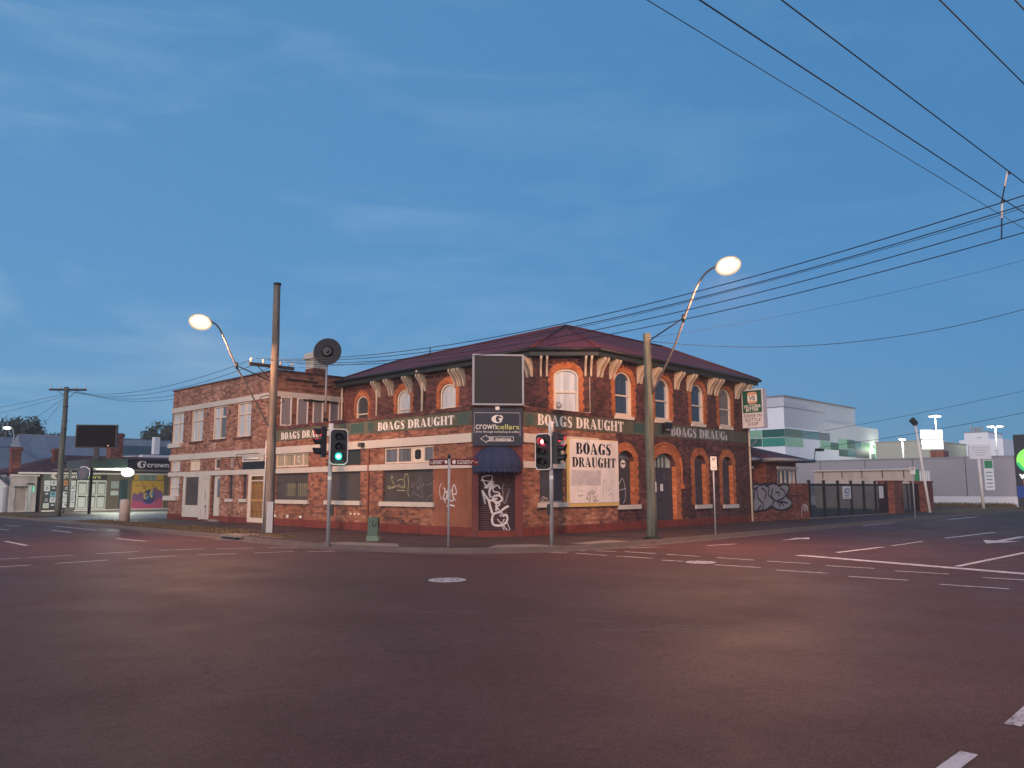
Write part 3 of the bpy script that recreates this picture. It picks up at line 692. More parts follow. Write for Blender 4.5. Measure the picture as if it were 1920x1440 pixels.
# sash windows
def sash(fr, a, b, z0, z1, rise, pane, par=hotel, dep=.13, curtain=None, mid=.46, sill=True, fw_=.075):
    lp = arch(a, b, z0, z1, rise) if rise else rectl(a, b, z0, z1)
    li = arch(a + fw_, b - fw_, z0 + .11, z1 - fw_ * .9, max(rise - fw_ * .6, .02)) if rise else rectl(a + fw_, b - fw_, z0 + .09, z1 - fw_)
    fo = MB().extrude(fr, [lp, li], -dep, -dep + .085)
    zm = z0 + (z1 - z0) * mid
    fo.fbox(fr, a + fw_, b - fw_, zm - .03, zm + .03, -dep + .02, -dep + .07)
    fo.fbox(fr, a + fw_, a + fw_ + .035, z0 + .11, zm - .03, -dep + .02, -dep + .055); fo.fbox(fr, b - fw_ - .035, b - fw_, z0 + .11, zm - .03, -dep + .02, -dep + .055)
    w = MB().poly(fr, [lp], -dep + .012).build('window', pane, par)
    fo.build('frame', 'cream_clean', w)
    if curtain:
        c0, c1 = curtain; MB().fbox(fr, c0, c1, z0 + .11, z1 - rise * .75, -dep + .013, -dep + .016).build('curtain', 'pane_curtain', w)
    if sill: MB().fbox(fr, a - .06, b + .06, z0 - .13, z0, -.12, .07).build('sill', 'cream_clean', w)
    return w
for i, (a, b) in enumerate(uR): sash(FR, a, b, 4.62, 6.42, .42, 'pane_blue' if i < 3 else 'pane_grey', curtain=(b - .24, b - .09) if i < 3 else None)
wc = sash(FC, .72, 1.70, 4.60, 6.34, .30, 'pane_curtain', mid=.48)
m = MB().lathe(FC.P(.92, 4.93, -.112), FC.n, [(0, .13), (.03, .12), (.05, .05)], 8); m.build('fan_vent', 'grey_metal', wc)
sash(FU, *uU[0], 4.45, 6.24, .40, 'pane_curtain', mid=.42); sash(FU, *uU[1], 4.45, 6.24, .40, 'pane_curtain', mid=.5); sash(FU, *uU[2], 4.45, 6.24, .40, 'board_dark', mid=.5); sash(FU, *uU[3], 4.45, 6.24, .40, 'pane_curtain')

# eaves: corbel course, scroll brackets, fascia, gutter
m = MB()
for fr, a, b in ((FR, 3.98, 16.05), (FC, .04, LC - .04), (FU, -13.0, -.04)):
    m.fbox(fr, a, b, 6.66, 6.74, .002, .05); n = int((b - a) / .22)
    for k in range(n): m.fbox(fr, a + k * .22, a + k * .22 + .1, 6.56, 6.66, .002, .045)
m.build('corbel_course', 'brick_dark', hotel)
M['bracket_paint'] = mk('bracket_paint', (.55, .43, .31), .6, .12, 3)
prof = [(0, 0), (.03, -.02), (.07, .0), (.10, .10), (.12, .22), (.19, .36), (.33, .52), (.42, .62), (.44, .70), (.41, .745), (0, .745)]
def bracket(fr, s):
    mm = MB(); w = .036; P = fr.P
    pr = [(d, 6.04 + h) for d, h in prof]
    n = len(pr)
    A = [P(s - w, z, d + .003) for d, z in pr]; B = [P(s + w, z, d + .003) for d, z in pr]
    for t in tessellate_polygon([[Vector((d, z, 0)) for d, z in pr]]):
        mm.add([A[i] for i in t], [(0, 1, 2)]); mm.add([B[i] for i in t], [(2, 1, 0)])
    for i in range(n): mm.add([A[i], A[(i + 1) % n], B[(i + 1) % n], B[i]], [(0, 1, 2, 3)])
    mm.lathe(P(s - w - .008, 6.735, .40), fr.e, [(0, .045), (.088, .045)], 10)
    return mm.build('bracket', 'bracket_paint', hotel)
def brackets(fr, ss):
    b0 = bracket(fr, ss[0])
    for s in ss[1:]: copy_part(b0, fr.e * (s - ss[0]))
brackets(FR, [4.22, 4.44, 5.0, 5.22, 6.86, 7.08, 7.85, 8.05, 9.64, 9.86, 10.64, 10.86, 12.42, 12.64, 13.0, 13.22, 14.95, 15.18, 15.72, 15.98])
brackets(FC, [.24, .47, 1.96, 2.18])
brackets(FU, [-.02 - .1, -.34, -4.0, -4.22, -4.34 - .02, -4.56 - .02, -6.56, -6.77, -7.55, -7.76, -8.93, -9.14, -9.92, -10.13])
E1 = [(16.62, 9.5), (16.62, -.52), (3.73, -.52), (1.83, 1.37), (1.83, 14.9)]     # outer line of the gutter
fa = MB(); gu = MB()
def oline(d): return [(16.62 - d, 9.5), (16.62 - d, -.52 + d), (3.73 + .414 * d, -.52 + d), (1.83 + d, 1.37 + .414 * d), (1.83 + d, 14.9)]
A, B, C0 = oline(0), oline(.09), oline(.56)
for i in range(4):
    gu.tube([(*A[i], 7.02), (*A[i + 1], 7.02)], .068, 8)
    p, q = B[i], B[i + 1]; fa.add([(*p, 6.79), (*q, 6.79), (*q, 7.08), (*p, 7.08)], [(0, 1, 2, 3)])
    p2, q2 = C0[i], C0[i + 1]; fa.add([(*p, 6.79), (*q, 6.79), (*q2, 6.79), (*p2, 6.79)], [(3, 2, 1, 0)])
fa.build('fascia', 'fascia', hotel); gu.build('gutter', 'black_metal', hotel)
# hipped roof
EZ = 7.06; ap = (6.0, 3.1, 8.78); rr_ = (13.4, 3.1, 8.80); rl = (6.0, 15.2, 8.58)
e = oline(.03)
c0, c1, c2, c3 = (*e[1], EZ), (*e[2], EZ), (*e[3], EZ), (1.86, 14.75, EZ)
b0, b1, b2 = (16.59, 6.75, EZ), (9.9, 6.75, EZ), (9.9, 14.75, EZ)
m = MB().add([c0, c1, ap, rr_], [(1, 0, 3, 2)]).add([c1, c2, ap], [(1, 0, 2)]).add([c2, c3, rl, ap], [(0, 3, 2, 1)]).add([c0, rr_, b0], [(0, 2, 1)]).add([b0, b1, ap, rr_], [(0, 1, 2, 3)]).add([b1, b2, rl, ap], [(0, 1, 2, 3)]).add([c3, rl, b2], [(0, 1, 2)])
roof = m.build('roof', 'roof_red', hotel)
m = MB()
for a, b in ((ap, rr_), (ap, rl), (ap, c1), (ap, c2), (rr_, c0), (rl, c3)): m.tube([Vector(a) + Vector((0, 0, .02)), Vector(b) + Vector((0, 0, .02))], .055, 6)
m.build('ridge_capping', 'roof_cap', roof)
m = MB().tube([(6.0, 12.3, 8.6), (6.0, 12.3, 8.95)], .03, 6).tube([(5.8, 12.3, 8.62), (6.2, 12.3, 8.72)], .02, 6); m.build('roof_vent', 'black_metal', roof)
# downpipes
def pipe(pts, r=.045, mat='cream_clean'): return MB().tube(pts, r, 8).build('downpipe', mat, hotel)
pipe([FU.P(-10.1, 6.95, .3), FU.P(-10.1, 6.7, .08), FU.P(-10.1, 4.3, .08)], .05); pipe([FU.P(-6.7, 6.95, .45), FU.P(-6.7, 6.6, .09), FU.P(-6.7, 4.5, .09)], .06); pipe([FU.P(-13.0, 6.8, .09), FU.P(-13.0, 4.3, .09)], .05)
pipe([FC.P(2.12, 6.0, .05), FC.P(2.12, 4.62, .05), FC.P(.3, 4.75, .12), FC.P(-.9, 4.95, .4)], .012)
pipe([FR.P(16.05, 6.9, .2), FR.P(16.05, 6.6, .07), FR.P(16.05, .14, .07)], .05)
MB().fbox(FL, -6.05, -5.96, .44, 3.34, .003, .06).build('downpipe', 'brick_pier', hotel)

# --- ground-floor joinery
def fan(fr, a, b, z0, z1, posts, panes, par=hotel):
    """row of fanlight panes above a boarded opening"""
    w = MB().fbox(fr, a, b, z0, z1, -.1, -.09).build('fanlight', panes, par)
    mm = MB().extrude(fr, [rectl(a, b, z0, z1), rectl(a + .06, b - .06, z0 + .06, z1 - .05)], -.09, -.04)
    for p in posts: mm.fbox(fr, p - .035, p + .035, z0 + .06, z1 - .05, -.09, -.045)
    mm.build('frame', 'cream_clean', w); return w
f1 = fan(FL, -5.03, -2.08, 2.71, 3.31, (-4.22, -3.38, -2.66), 'pane_grey')
MB().fbox(FL, -3.34, -2.7, 2.77, 3.26, -.089, -.06).build('vent_panel', 'cream_clean', f1)
MB().extrude(FL, [rrect(-3.2, -2.85, 2.84, 3.2, .1)], -.06, -.05).build('fan_vent', 'black_metal', f1)
f2 = MB().fbox(FL, -8.95, -6.58, 2.72, 3.33, -.1, -.06).build('fanlight', 'fascia', hotel)
f3 = fan(FL, -13.3, -10.5, 2.74, 3.33, (-12.6, -11.75, -11.0), 'pane_amber')
m = MB().stroke(FL, [(-11.35, 2.95), (-11.5, 3.0), (-11.5, 3.15), (-11.35, 3.2)], .07, -.083); m.build('painted_letter', 'spray_white', f3)
fan(FR, .86, 2.2, 2.70, 3.32, (1.5,), 'pane_grey')
def boarded(fr, a, b, z0, z1, lp=None, mat='board', dep=.09, sill=.17):
    bd = MB().poly(fr, [lp or rectl(a, b, z0, z1)], -dep).build('window_board', mat, hotel)
    MB().fbox(fr, a - .12, b + .12, z0 - sill, z0, -.08, .1).build('sill', 'cream', hotel); return bd
bA = boarded(FL, -5.08, -2.07, 1.27, 2.46); bB = boarded(FL, -8.95, -6.58, 1.28, 2.46); bC = boarded(FL, -13.3, -10.46, 1.28, 2.46)
b0_ = boarded(FR, .86, 2.2, 1.26, 2.45, mat='board_dark')
z5 = lambda l: [(-5.08 + (x - 765) / 520 * 3.01, 2.46 - (y - 560) / 325 * 1.19) for x, y in l]
m = MB()
for st_ in ([(860, 640), (835, 620), (850, 680), (870, 720), (820, 750), (800, 740), (815, 725), (850, 745), (900, 720)], [(905, 740), (920, 710), (935, 745)], [(945, 715), (950, 740), (970, 740), (980, 710)], [(905, 670), (940, 655), (965, 665)], [(985, 745), (975, 660), (985, 610), (1010, 610), (1020, 700), (1015, 790), (1030, 830)], [(900, 770), (990, 770)]): m.stroke(FL, z5(st_), .03, -.087)
m.build('graffiti', 'spray_yellow', bA)
m = MB()
for st_ in ([(1050, 720), (1080, 700), (1070, 740), (1050, 730)], [(1100, 700), (1140, 640), (1150, 680), (1110, 760), (1180, 700), (1150, 760), (1170, 830), (1150, 835), (1070, 790)], [(1080, 760), (1060, 830)], [(1190, 720), (1280, 695)], [(1200, 880), (1230, 830), (1275, 810)], [(1100, 720), (1130, 770)]): m.stroke(FL, z5(st_), .022, -.087)
m.build('graffiti', 'spray_dim', bA)
z3 = lambda l: [(-13.3 + (x - 1030) / 300 * 2.84, 2.46 - (y - 705) / 240 * 1.18) for x, y in l]
m = MB()
for x0 in (1125, 1230):
    for k in range(4): m.stroke(FL, z3([(x0 + k * 20, 800 - 8 * (k % 2)), (x0 + 6 + k * 20, 905), (x0 + 18 + k * 20, 890), (x0 + 12 + k * 20, 800), (x0 + 24 + k * 20, 840)]), .022, -.087)
m.build('graffiti', 'spray_yellow', bC)
m = MB()
for r_ in (.42, .36, .28): m.stroke(FL, ell(-8.0, 1.87, r_ * .9, r_, 20 + 300 * r_, 300 + 200 * r_, 10), .03, -.0885 + r_ * .002)
m.build('faded_graffiti', mk('dim_blue_spray', (.085, .08, .10), .7, .3, 6), bB)
z7 = lambda l: [(.86 + (x - 915) / 280 * 1.34, 2.45 - (y - 475) / 380 * 1.19) for x, y in l]
m = MB()
for st_ in ([(940, 590), (950, 700), (980, 600), (1000, 660), (1030, 620)], [(1090, 640), (1150, 680)], [(1060, 680), (1110, 580)]): m.stroke(FR, z7(st_), .03, -.087)
m.build('graffiti', mk('violet_spray', (.09, .085, .17), .7, .3, 6), b0_)
m = MB()
for st_ in ([(950, 810), (970, 790), (985, 800), (960, 840), (950, 820)], [(995, 830), (1010, 800), (1020, 830)], [(930, 850), (1180, 845)]): m.stroke(FR, z7(st_), .02, -.087)
m.build('graffiti', 'spray_white', b0_)
# arched boarded openings on the right-hand street
gfr = [(5.40, 6.5, 1.10, 3.24, .42), (11.04, 12.0, 1.02, 3.22, .40), (13.46, 14.42, .99, 3.22, .40)]
bds = []
for a, b, z0, z1, rs in gfr:
    surround(FR, a, b, z0, z1, rs, .30, .34)
    MB().poly(FR, [arch(a, b, z0, z1, rs)], -.24).build('fanlight', 'pane_grey', hotel)
    bd = MB().fbox(FR, a + .002, b - .002, z0, z1 - rs + .1, -.235, -.2).build('window_board', 'board_dark', hotel); bds.append(bd)
    MB().fbox(FR, a - .04, b + .34, z0 - .17, z0, -.2, .09).build('sill', 'cream', hotel)
m = MB().lathe(FR.P(6.03, 2.72, -.2), FR.n, [(0, .17), (.004, .17)], 18); m.build('sticker', 'white_sign', bds[0])
m = MB().fbox(FR, 5.9, 6.16, 2.70, 2.76, -.196, -.193); m.lathe(FR.P(11.4, 2.8, -.2), FR.n, [(0, .16), (.003, .16)], 16); m.build('sticker', 'board', bds[1])
m = MB()
for st_ in ([(5.5, 2.05), (5.75, 2.0), (5.7, 1.85), (5.95, 2.15), (6.1, 1.9), (6.15, 1.4), (6.0, 1.15)], [(5.5, 1.6), (5.7, 1.3), (5.75, 1.35), (5.55, 1.6), (6.2, 1.75)]): m.stroke(FR, st_, .025, -.197)
m.build('graffiti', 'spray_white', bds[0])
for k, x0 in ((1, 11.15), (2, 13.6)):
    m = MB()
    for st_ in ([(x0, 1.7), (x0 + .2, 1.95), (x0 + .15, 1.5), (x0 + .4, 1.8), (x0 + .5, 1.6)], [(x0 + .05, 1.5), (x0 + .4, 1.45), (x0 + .2, 1.3)]): m.stroke(FR, st_, .02, -.197)
    m.build('graffiti', 'spray_dim', bds[k])
# side door under the big arch
surround(FR, 7.9, 9.55, .24, 3.22, .55, .40, .42)
m = MB(); hood = [ (s_, z_) for s_, z_ in ell(8.725, 2.67, 1.29, 1.02, 0, 180, 18)] + [(s_, z_) for s_, z_ in ell(8.725, 2.67, 1.22, .96, 180, 0, 18)]
m.extrude(FR, [hood], .014, .06); m.fbox(FR, 9.945, 10.015, 1.9, 2.67, .003, .06); m.fbox(FR, 9.92, 10.06, 1.72, 1.9, .003, .12); m.build('arch_moulding', 'brick_orange', hotel)
dr = MB().fbox(FR, 7.9, 9.55, .24, 2.62, -.25, -.2).build('door', 'board_dark', hotel)
MB().fbox(FR, 8.64, 8.83, 1.63, 1.93, -.2, -.19).build('notice', 'white_sign', dr)
m = MB().fbox(FR, 8.72, 8.728, .26, 2.6, -.2, -.197); m.lathe(FR.P(8.6, 1.25, -.2), FR.n, [(0, .03), (.05, .035), (.07, .02)], 10); m.build('door_handle', 'black_metal', dr)
m = MB()
for st_ in ([(8.0, 1.9), (8.3, 1.75), (8.5, 1.8), (8.2, 1.5)], [(8.85, 2.2), (8.95, 2.35), (8.95, 2.1)], [(9.1, 2.2), (9.35, 2.15), (9.25, 2.05)], [(9.3, .7), (9.36, .95)]): m.stroke(FR, st_, .02, -.197)
m.build('graffiti', 'spray_dim', dr)
tl = MB().poly(FR, [[(7.9, 2.62)] + [(9.55, 2.62)] + [(s_, z_) for s_, z_ in arch(7.9, 9.55, 2.6, 3.22, .55)[2:]]], -.24).build('fanlight', glass('pale_fanlight', (.36, .42, .36), .1, .2, .5), hotel)
m = MB()
for p in (7.94, 8.45, 8.725, 9.0, 9.51): m.fbox(FR, p - .025, p + .025, 2.62, 3.1, -.24, -.2)
m.build('frame', 'board_dark', tl)
MB().fbox(FR, 7.85, 9.6, .1, .24, -.2, .05).build('doorstep', 'brick_plinth', hotel)
# small fittings on the walls
MB().fbox(FL, -6.5, -6.27, 3.42, 3.58, .05, .22).build('wall_speaker', 'board', hotel)
m = MB().lathe(FU.P(-8.9, 4.72, 3.6), (-.7, -.7, -.2), [(0, .08), (.12, .1), (.16, .06)], 10); m.fbox(FU, -8.95, -8.85, 4.56, 4.72, 3.5, 3.6); m.build('security_camera', 'black_metal', hotel)
t = thing('floodlight', (8.6, -.1, 4.2), 'small black floodlight fixed on the green sign band beside the wooden pole', 'floodlight')
MB().fbox(FR, 8.5, 8.6, 4.05, 4.5, .02, .1).build('mount', 'black_metal', t)
MB().fbox(FR, 8.55, 8.95, 4.25, 4.52, .14, .3).build('lamp_housing', 'black_metal', t)
MB().fbox(FR, 8.62, 8.78, 4.18, 4.25, .16, .28).build('lens', 'grey_metal', t)
m = MB()
for k in range(3): m.fbox(FL, -6.6 - .28 * k - .09, -6.6 - .28 * k + .03, .73, .79, .003, .012)
for k in range(3): m.fbox(FL, -11.0 - 1.1 * k - .1, -11.0 - 1.1 * k + .1, .50, .60, .003, .012)
m.build('air_vent', 'white_sign', hotel)

# ------------------------------------------------------------------ flat-roofed brick block beside the hotel
blk = thing('brick_block', (2, 20, .13), 'flat-roofed two-storey brick block with cream bands and latticed flank windows, joined to the hotel', 'building')
Y0, Y1 = 14.62, 26.1
s_ = lambda u: -u
up_w = [(-24.98, -23.48, True), (-22.5, -21.05, False), (-19.9, -18.42, False), (-17.25, -15.82, False)]
lo = [rectl(-15.75, -14.1, .24, 2.46), rectl(-16.5, -16.0, 1.29, 2.46), rectl(-17.95, -17.42, 1.29, 2.46), rectl(-16.4, -14.3, 2.70, 3.33), rectl(-17.87, -17.42, 2.75, 3.33), rectl(-19.55, -18.87, 2.76, 3.33), rectl(-22.44, -21.18, 2.75, 3.34), rectl(-24.9, -23.66, 2.74, 3.34), rectl(-24.9, -23.66, 1.40, 2.46), rectl(-19.8, -18.77, .24, 2.46)]
upn = [rectl(a, b, 4.30, 6.02) for a, b, c in up_w]
m = MB().wall(FL, -25.0, -13.5, .1, 3.5, lo, .16).wall(FL, -25.0, -13.5, 3.5, 7.25, upn, .16); m.build('street_wall', 'brick_tan', blk)
hS = [rectl(.28, .80, 4.72, 6.05), rectl(1.14, 1.68, 4.72, 6.05), rectl(2.0, 2.52, 4.72, 6.05), rectl(2.92, 3.44, 4.72, 6.05)]
m = MB().wall(FS, 0, 3.7, 3.9, 7.25, hS, .1); m.build('flank_wall', 'brick_mix', blk)
FN = Fr(8, Y1, -1, 0); FB = Fr(3.69, Y0, 0, 1)
m = MB().wall(FN, 0, 9.342, .1, 7.25, []).wall(Fr(2.36, Y0 + .01, 0, 1), 0, 11.4, 6.2, 7.25, []); m.build('rear_wall', 'brick_mix', blk)
m = MB().add([(-1.1, Y0 + .2, 6.6), (2.3, Y0 + .2, 6.6), (2.3, Y1 - .2, 6.6), (-1.1, Y1 - .2, 6.6)], [(0, 1, 2, 3)]); m.build('roof', 'foot', blk)
m = MB().fbox(FL, -25.04, -13.46, 7.25, 7.33, -.26, .05).fbox(FS, .22, 3.7, 7.25, 7.33, -.26, .05).fbox(FN, 0, 9.3, 7.25, 7.33, -.26, .05); m.build('coping', 'brick_dark', blk)
for a, b, z0, z1 in ((-25.06, -13.47, 6.02, 6.28),): MB().fbox(FL, a, b, z0, z1, .003, .05).build('cream_band', 'cream', blk)
MB().fbox(FS, .002, 3.69, 6.06, 6.30, .003, .05).build('cream_band', 'cream', blk)
MB().fbox(FL, -25.06, -13.5, 3.345, 3.655, .003, .06).build('cream_band', 'cream', blk)
MB().fbox(FL, -25.1, -13.5, 2.462, 2.69, .003, .055).build('cream_band', 'cream', blk)
MB().fbox(FL, -25.2, -23.6, 4.06, 4.30, .003, .12).fbox(FN, 7.6, 9.45, 4.06, 4.30, .003, .1).build('cream_band', 'cream', blk)
MB().fbox(FL, -25.3, -23.6, 1.15, 1.40, .003, .2).build('sill', 'cream', blk)
m = MB().fbox(FL, -25.0, -13.5, .1, .42, .003, .02); m.build('painted_plinth', 'brick_plinth', blk)
m = MB().fbox(FS, .5, 2.2, 6.86, 6.93, .003, .06).fbox(FS, 1.9, 3.0, 6.7, 6.76, .003, .06); m.build('cable_duct', 'black_metal', blk)
def casement(fr, a, b, z0, z1, pane, par, trans=.66, mull=1, dep=.14):
    w = MB().fbox(fr, a, b, z0, z1, -dep, -dep + .015).build('window', pane, par)
    f = MB().extrude(fr, [rectl(a, b, z0, z1), rectl(a + .07, b - .07, z0 + .07, z1 - .07)], -dep + .015, -dep + .09)
    zt = z0 + (z1 - z0) * trans
    if trans: f.fbox(fr, a + .07, b - .07, zt - .04, zt + .04, -dep + .015, -dep + .085)
    for k in range(mull):
        p = a + (b - a) * (k + 1) / (mull + 1); f.fbox(fr, p - .035, p + .035, z0 + .07, (zt - .04) if trans else z1 - .07, -dep + .015, -dep + .08)
        if trans: f.fbox(fr, p - .03, p + .03, zt + .04, z1 - .07, -dep + .015, -dep + .075)
    f.build('frame', 'cream_clean', w); return w
for i, (a, b, c) in enumerate(up_w):
    w = casement(FL, a, b, 4.30, 6.02, 'pane_curtain', blk)
    if not c: MB().fbox(FL, a - .1, b + .1, 4.20, 4.30, -.1, .07).build('sill', 'brick_dark', w)
    if i == 2: MB().fbox(FL, (a + b) / 2 + .2, b - .12, 5.45, 5.95, -.12, -.1).fbox(FL, (a + b) / 2 + .05, b - .08, 4.4, 5.38, -.122, -.11).build('dark_pane', 'pane_grey', w)
casement(FL, -24.9, -23.66, 2.74, 3.34, 'pane_curtain', blk, 0); casement(FL, -24.9, -23.66, 1.40, 2.46, 'pane_curtain', blk, .45)
casement(FN, 8.1, 9.25, 4.30, 6.02, 'pane_curtain', blk, dep=-.03); casement(FN, 8.1, 9.25, 1.40, 2.46, 'pane_curtain', blk, .45, dep=-.03)
casement(FL, -22.44, -21.18, 2.75, 3.34, 'cream_clean', blk, 0); casement(FL, -19.55, -18.87, 2.76, 3.33, 'board_dark', blk, 0, 0)
w = MB().fbox(FL, -17.87, -17.42, 2.75, 3.33, -.14, -.12).build('louvre_window', 'board_dark', blk)
m = MB()
for k in range(6): m.fbox(FL, -17.85, -17.44, 2.80 + k * .09, 2.84 + k * .09, -.119, -.05)
m.build('louvre', 'cream_clean', w)
for a in (-17.95, -16.5):
    MB().fbox(FL, a, a + .53, 1.29, 2.46, -.15, -.12).build('window', 'pane_blue', blk); MB().fbox(FL, a - .1, a + .66, 1.14, 1.29, -.1, .09).build('sill', 'cream', blk)
# latticed windows on the flank
for h in hS:
    a, b, z0, z1 = h[0][0], h[1][0], h[0][1], h[2][1]
    w = MB().fbox(FS, a, b, z0, z1, -.1, -.085).build('window', 'pane_blue', blk)
    f = MB().extrude(FS, [rectl(a - .03, b + .03, z0 - .03, z1 + .02), rectl(a + .03, b - .03, z0 + .03, z1 - .03)], .003, .04); f.build('frame', 'white_sign', w)
    g = MB(); n = 0; st = .13; W_, H_ = b - a - .06, z1 - z0 - .06
    for k in range(-int(H_ / st) - 1, int(W_ / st) + int(H_ / st) + 2):
        for sg in (1, -1):
            t0 = max(0, -k * st / 1) if sg == 1 else max(0, k * st - W_); t1 = min(H_, W_ - k * st) if sg == 1 else min(H_, k * st)
            if t1 - t0 < .03: continue
            x0 = a + .03 + (k * st + t0 if sg == 1 else k * st - t0); x1 = a + .03 + (k * st + t1 if sg == 1 else k * st - t1)
            g.stroke(FS, [(x0, z0 + .03 + t0), (x1, z0 + .03 + t1)], .019, .012 if sg == 1 else .015, False)
    g.build('lattice', mk('lattice_paint', (.60, .54, .53), .6, 0) if 'lattice_paint' not in bpy.data.materials else bpy.data.materials['lattice_paint'], w)
# cream shopfront and doors
sf = MB().extrude(FL, [rectl(-22.98, -21.0, .30, 2.462), rectl(-22.68, -21.1, .92, 2.40)], .003, .07).build('shopfront', 'cream', blk)
MB().fbox(FL, -22.68, -21.1, .92, 2.40, .004, .03).build('window_board', 'board', sf)
m = MB()
for st_ in ([(-22.3, 1.8), (-22.2, 2.1), (-22.1, 1.7), (-21.9, 2.1), (-21.85, 1.7)], [(-22.4, 1.5), (-22.2, 1.3), (-22.0, 1.6), (-21.7, 1.35)]): m.stroke(FL, st_, .04, .032)
m.build('graffiti', 'board_dark', sf)
d1 = MB().fbox(FL, -20.98, -20.75, .2, 2.46, .003, .06).fbox(FL, -19.98, -19.84, .2, 2.46, .003, .06).fbox(FL, -20.75, -19.98, 2.30, 2.46, .003, .055).build('door_frame', 'cream', blk)
dd = MB().fbox(FL, -20.74, -19.99, .22, 2.29, .003, .03).build('door', 'cream', blk)
m = MB().stroke(FL, [(-20.4, 1.75), (-20.3, 1.4), (-20.35, 1.1)], .05, .032).stroke(FL, [(-20.25, .3), (-20.2, .8), (-20.4, .85), (-20.15, .95)], .05, .032); m.build('scratch', 'board_dark', dd)
d2 = MB().fbox(FL, -19.6, -18.8, .24, 2.46, -.15, -.1).build('door', 'cream', blk)
MB().fbox(FL, -19.25, -18.9, 1.35, 2.3, -.1, -.095).build('door_glass', 'pane_grey', d2)
MB().fbox(FL, -19.8, -19.62, .24, 2.46, -.16, -.14).build('door_gap', 'board_dark', d2)
MB().fbox(FL, -19.8, -18.7, .1, .24, -.1, .1).build('doorstep', 'concrete', blk)
gd = MB().fbox(FL, -15.7, -14.15, .24, 2.46, -.15, -.13).build('grille_door', mk('tan_door', (.20, .11, .045), .6, .2, 3), blk)
fz = MB().extrude(FL, [rectl(-15.75, -14.1, .2, 2.46), rectl(-15.5, -14.3, .42, 2.36)], -.02, .04); fz.fbox(FL, -15.5, -14.3, 2.12, 2.17, -.02, .02); fz.build('door_frame', 'cream_clean', gd)
m = MB()
for k in range(9):
    p = -15.44 + k * .13; m.fbox(FL, p - .013, p + .013, .42, 2.12, -.05, -.03)
    m.stroke(FL, [(p, 1.6), (p + .05, 1.68), (p + .06, 1.8), (p, 1.85), (p - .05, 1.95)], .02, -.025); m.stroke(FL, [(p, .7), (p + .05, .8), (p, .9)], .02, -.025)
m.fbox(FL, -15.5, -14.3, 1.18, 1.27, -.05, -.02); m.build('grille', mk('ochre_iron', (.46, .25, .085), .5, .15, 4), gd)
# covered sign box over the grille door
cb = MB().fbox(FL, -16.38, -14.32, 2.70, 3.05, .0, .05).build('blank_sign', 'black_metal', blk)
m = MB().fbox(FL, -16.38, -14.32, 3.06, 3.34, .0, .09); m.build('sign_board', 'cream', blk)
m = MB().tube([FL.P(-16.1, 3.2, .14), FL.P(-14.6, 3.2, .14)], .045, 8); m.build('strip_lamp', 'white_sign', cb)
m = MB().tube([FL.P(-16.55, 2.75, .08), FL.P(-16.55, 3.42, .3), FL.P(-14.3, 3.42, .3)], .018, 5); m.build('sign_bracket', 'black_metal', cb)
for p in (-23.0, -20.5, -18.0): MB().fbox(FL, p - .09, p + .07, 5.55, 5.72, .003, .02).build('air_vent', 'board_dark', blk)
# chimney
m = MB().box(1.82, 2.62, 16.6, 17.4, 6.6, 7.95); ch = m.build('chimney', 'brick_red', blk)
m = MB().box(1.84, 2.60, 16.62, 17.38, 7.95, 8.6); m.box(1.72, 2.72, 16.5, 17.5, 8.45, 8.65); m.box(1.78, 2.66, 16.56, 17.44, 8.65, 8.78); m.lathe((2.22, 17, 8.78), (0, 0, 1), [(0, .2), (.3, .17)], 12); m.build('chimney_cap', 'cream', ch)

# ------------------------------------------------------------------ things fixed to the hotel
t = thing('satellite_dish', (1.05, 14.1, 5.5), 'dark round satellite dish on a tall pole above the set-back roof', 'satellite dish')
MB().tube([(1.05, 14.15, 5.4), (1.05, 14.15, 8.15)], .05, 10).build('pole', 'galv', t)
MB().fbox(FS, 1.4, 3.3, 5.95, 6.02, .06, .16).build('wall_bracket', 'black_metal', t)
dn = Vector((-.70, -.70, .10)).normalized(); dc = Vector((1.05, 14.08, 8.36))
prof_ = [(.16 * (r / .68) ** 2, r) for r in (.0, .1, .2, .3, .4, .5, .6, .66, .68)]
k = MB(); k.lathe(dc - dn * .05, dn, prof_, 36); 
k.build('dish', mk('dark_mesh_dish', (.007, .008, .013), .6, .15, 3), t)
MB().lathe(dc + dn * .115, dn, [(0, .29), (.01, .29), (.06, .22), (.1, .2)], 28).build('hub', 'black_metal', t)
m = MB().tube([dc + dn * .16 + Vector((0, 0, -.1)), (1.05, 14.13, 8.1)], .03, 6); m.lathe(dc + dn * .21, dn, [(0, .1), (.14, .08)], 10); m.build('mount', 'black_metal', t)

t = thing('billboard', (FD.P(.87, 4.58, .1)), 'blank dark square billboard in a grey frame above the corner door', 'billboard')
MB().extrude(FD, [rectl(-.02, 1.77, 4.60, 6.38), rectl(.05, 1.70, 4.66, 6.32)], .08, .26, True).build('frame', 'grey_metal', t)
MB().fbox(FD, .05, 1.70, 4.66, 6.32, .1, .22).build('panel', 'panel_screen', t)
m = MB()
for p in (.35, 1.4): m.fbox(FD, p - .03, p + .03, 4.5, 6.3, -.1, .08)
m.build('support', 'black_metal', t)
t = thing('shop_sign', (FD.P(.87, 3.2, .1)), 'navy sign with round C emblem and 30 metres arrow above the blue awning', 'sign')
pn = MB().fbox(FD, .0, 1.73, 3.21, 4.50, .06, .16).build('panel', 'panel_navy', t)
cs = lambda x, y: (.02 + (x - 160) / 560 * 1.70, 4.5 - (y - 975) / 455 * 1.28)
def ctext(mb, s, x0, x1, y0, y1, bold=0): a = cs(x0, y1); b = cs(x1, y0); text(mb, FD, s, a[0], b[0], a[1], b[1], .161, bold)
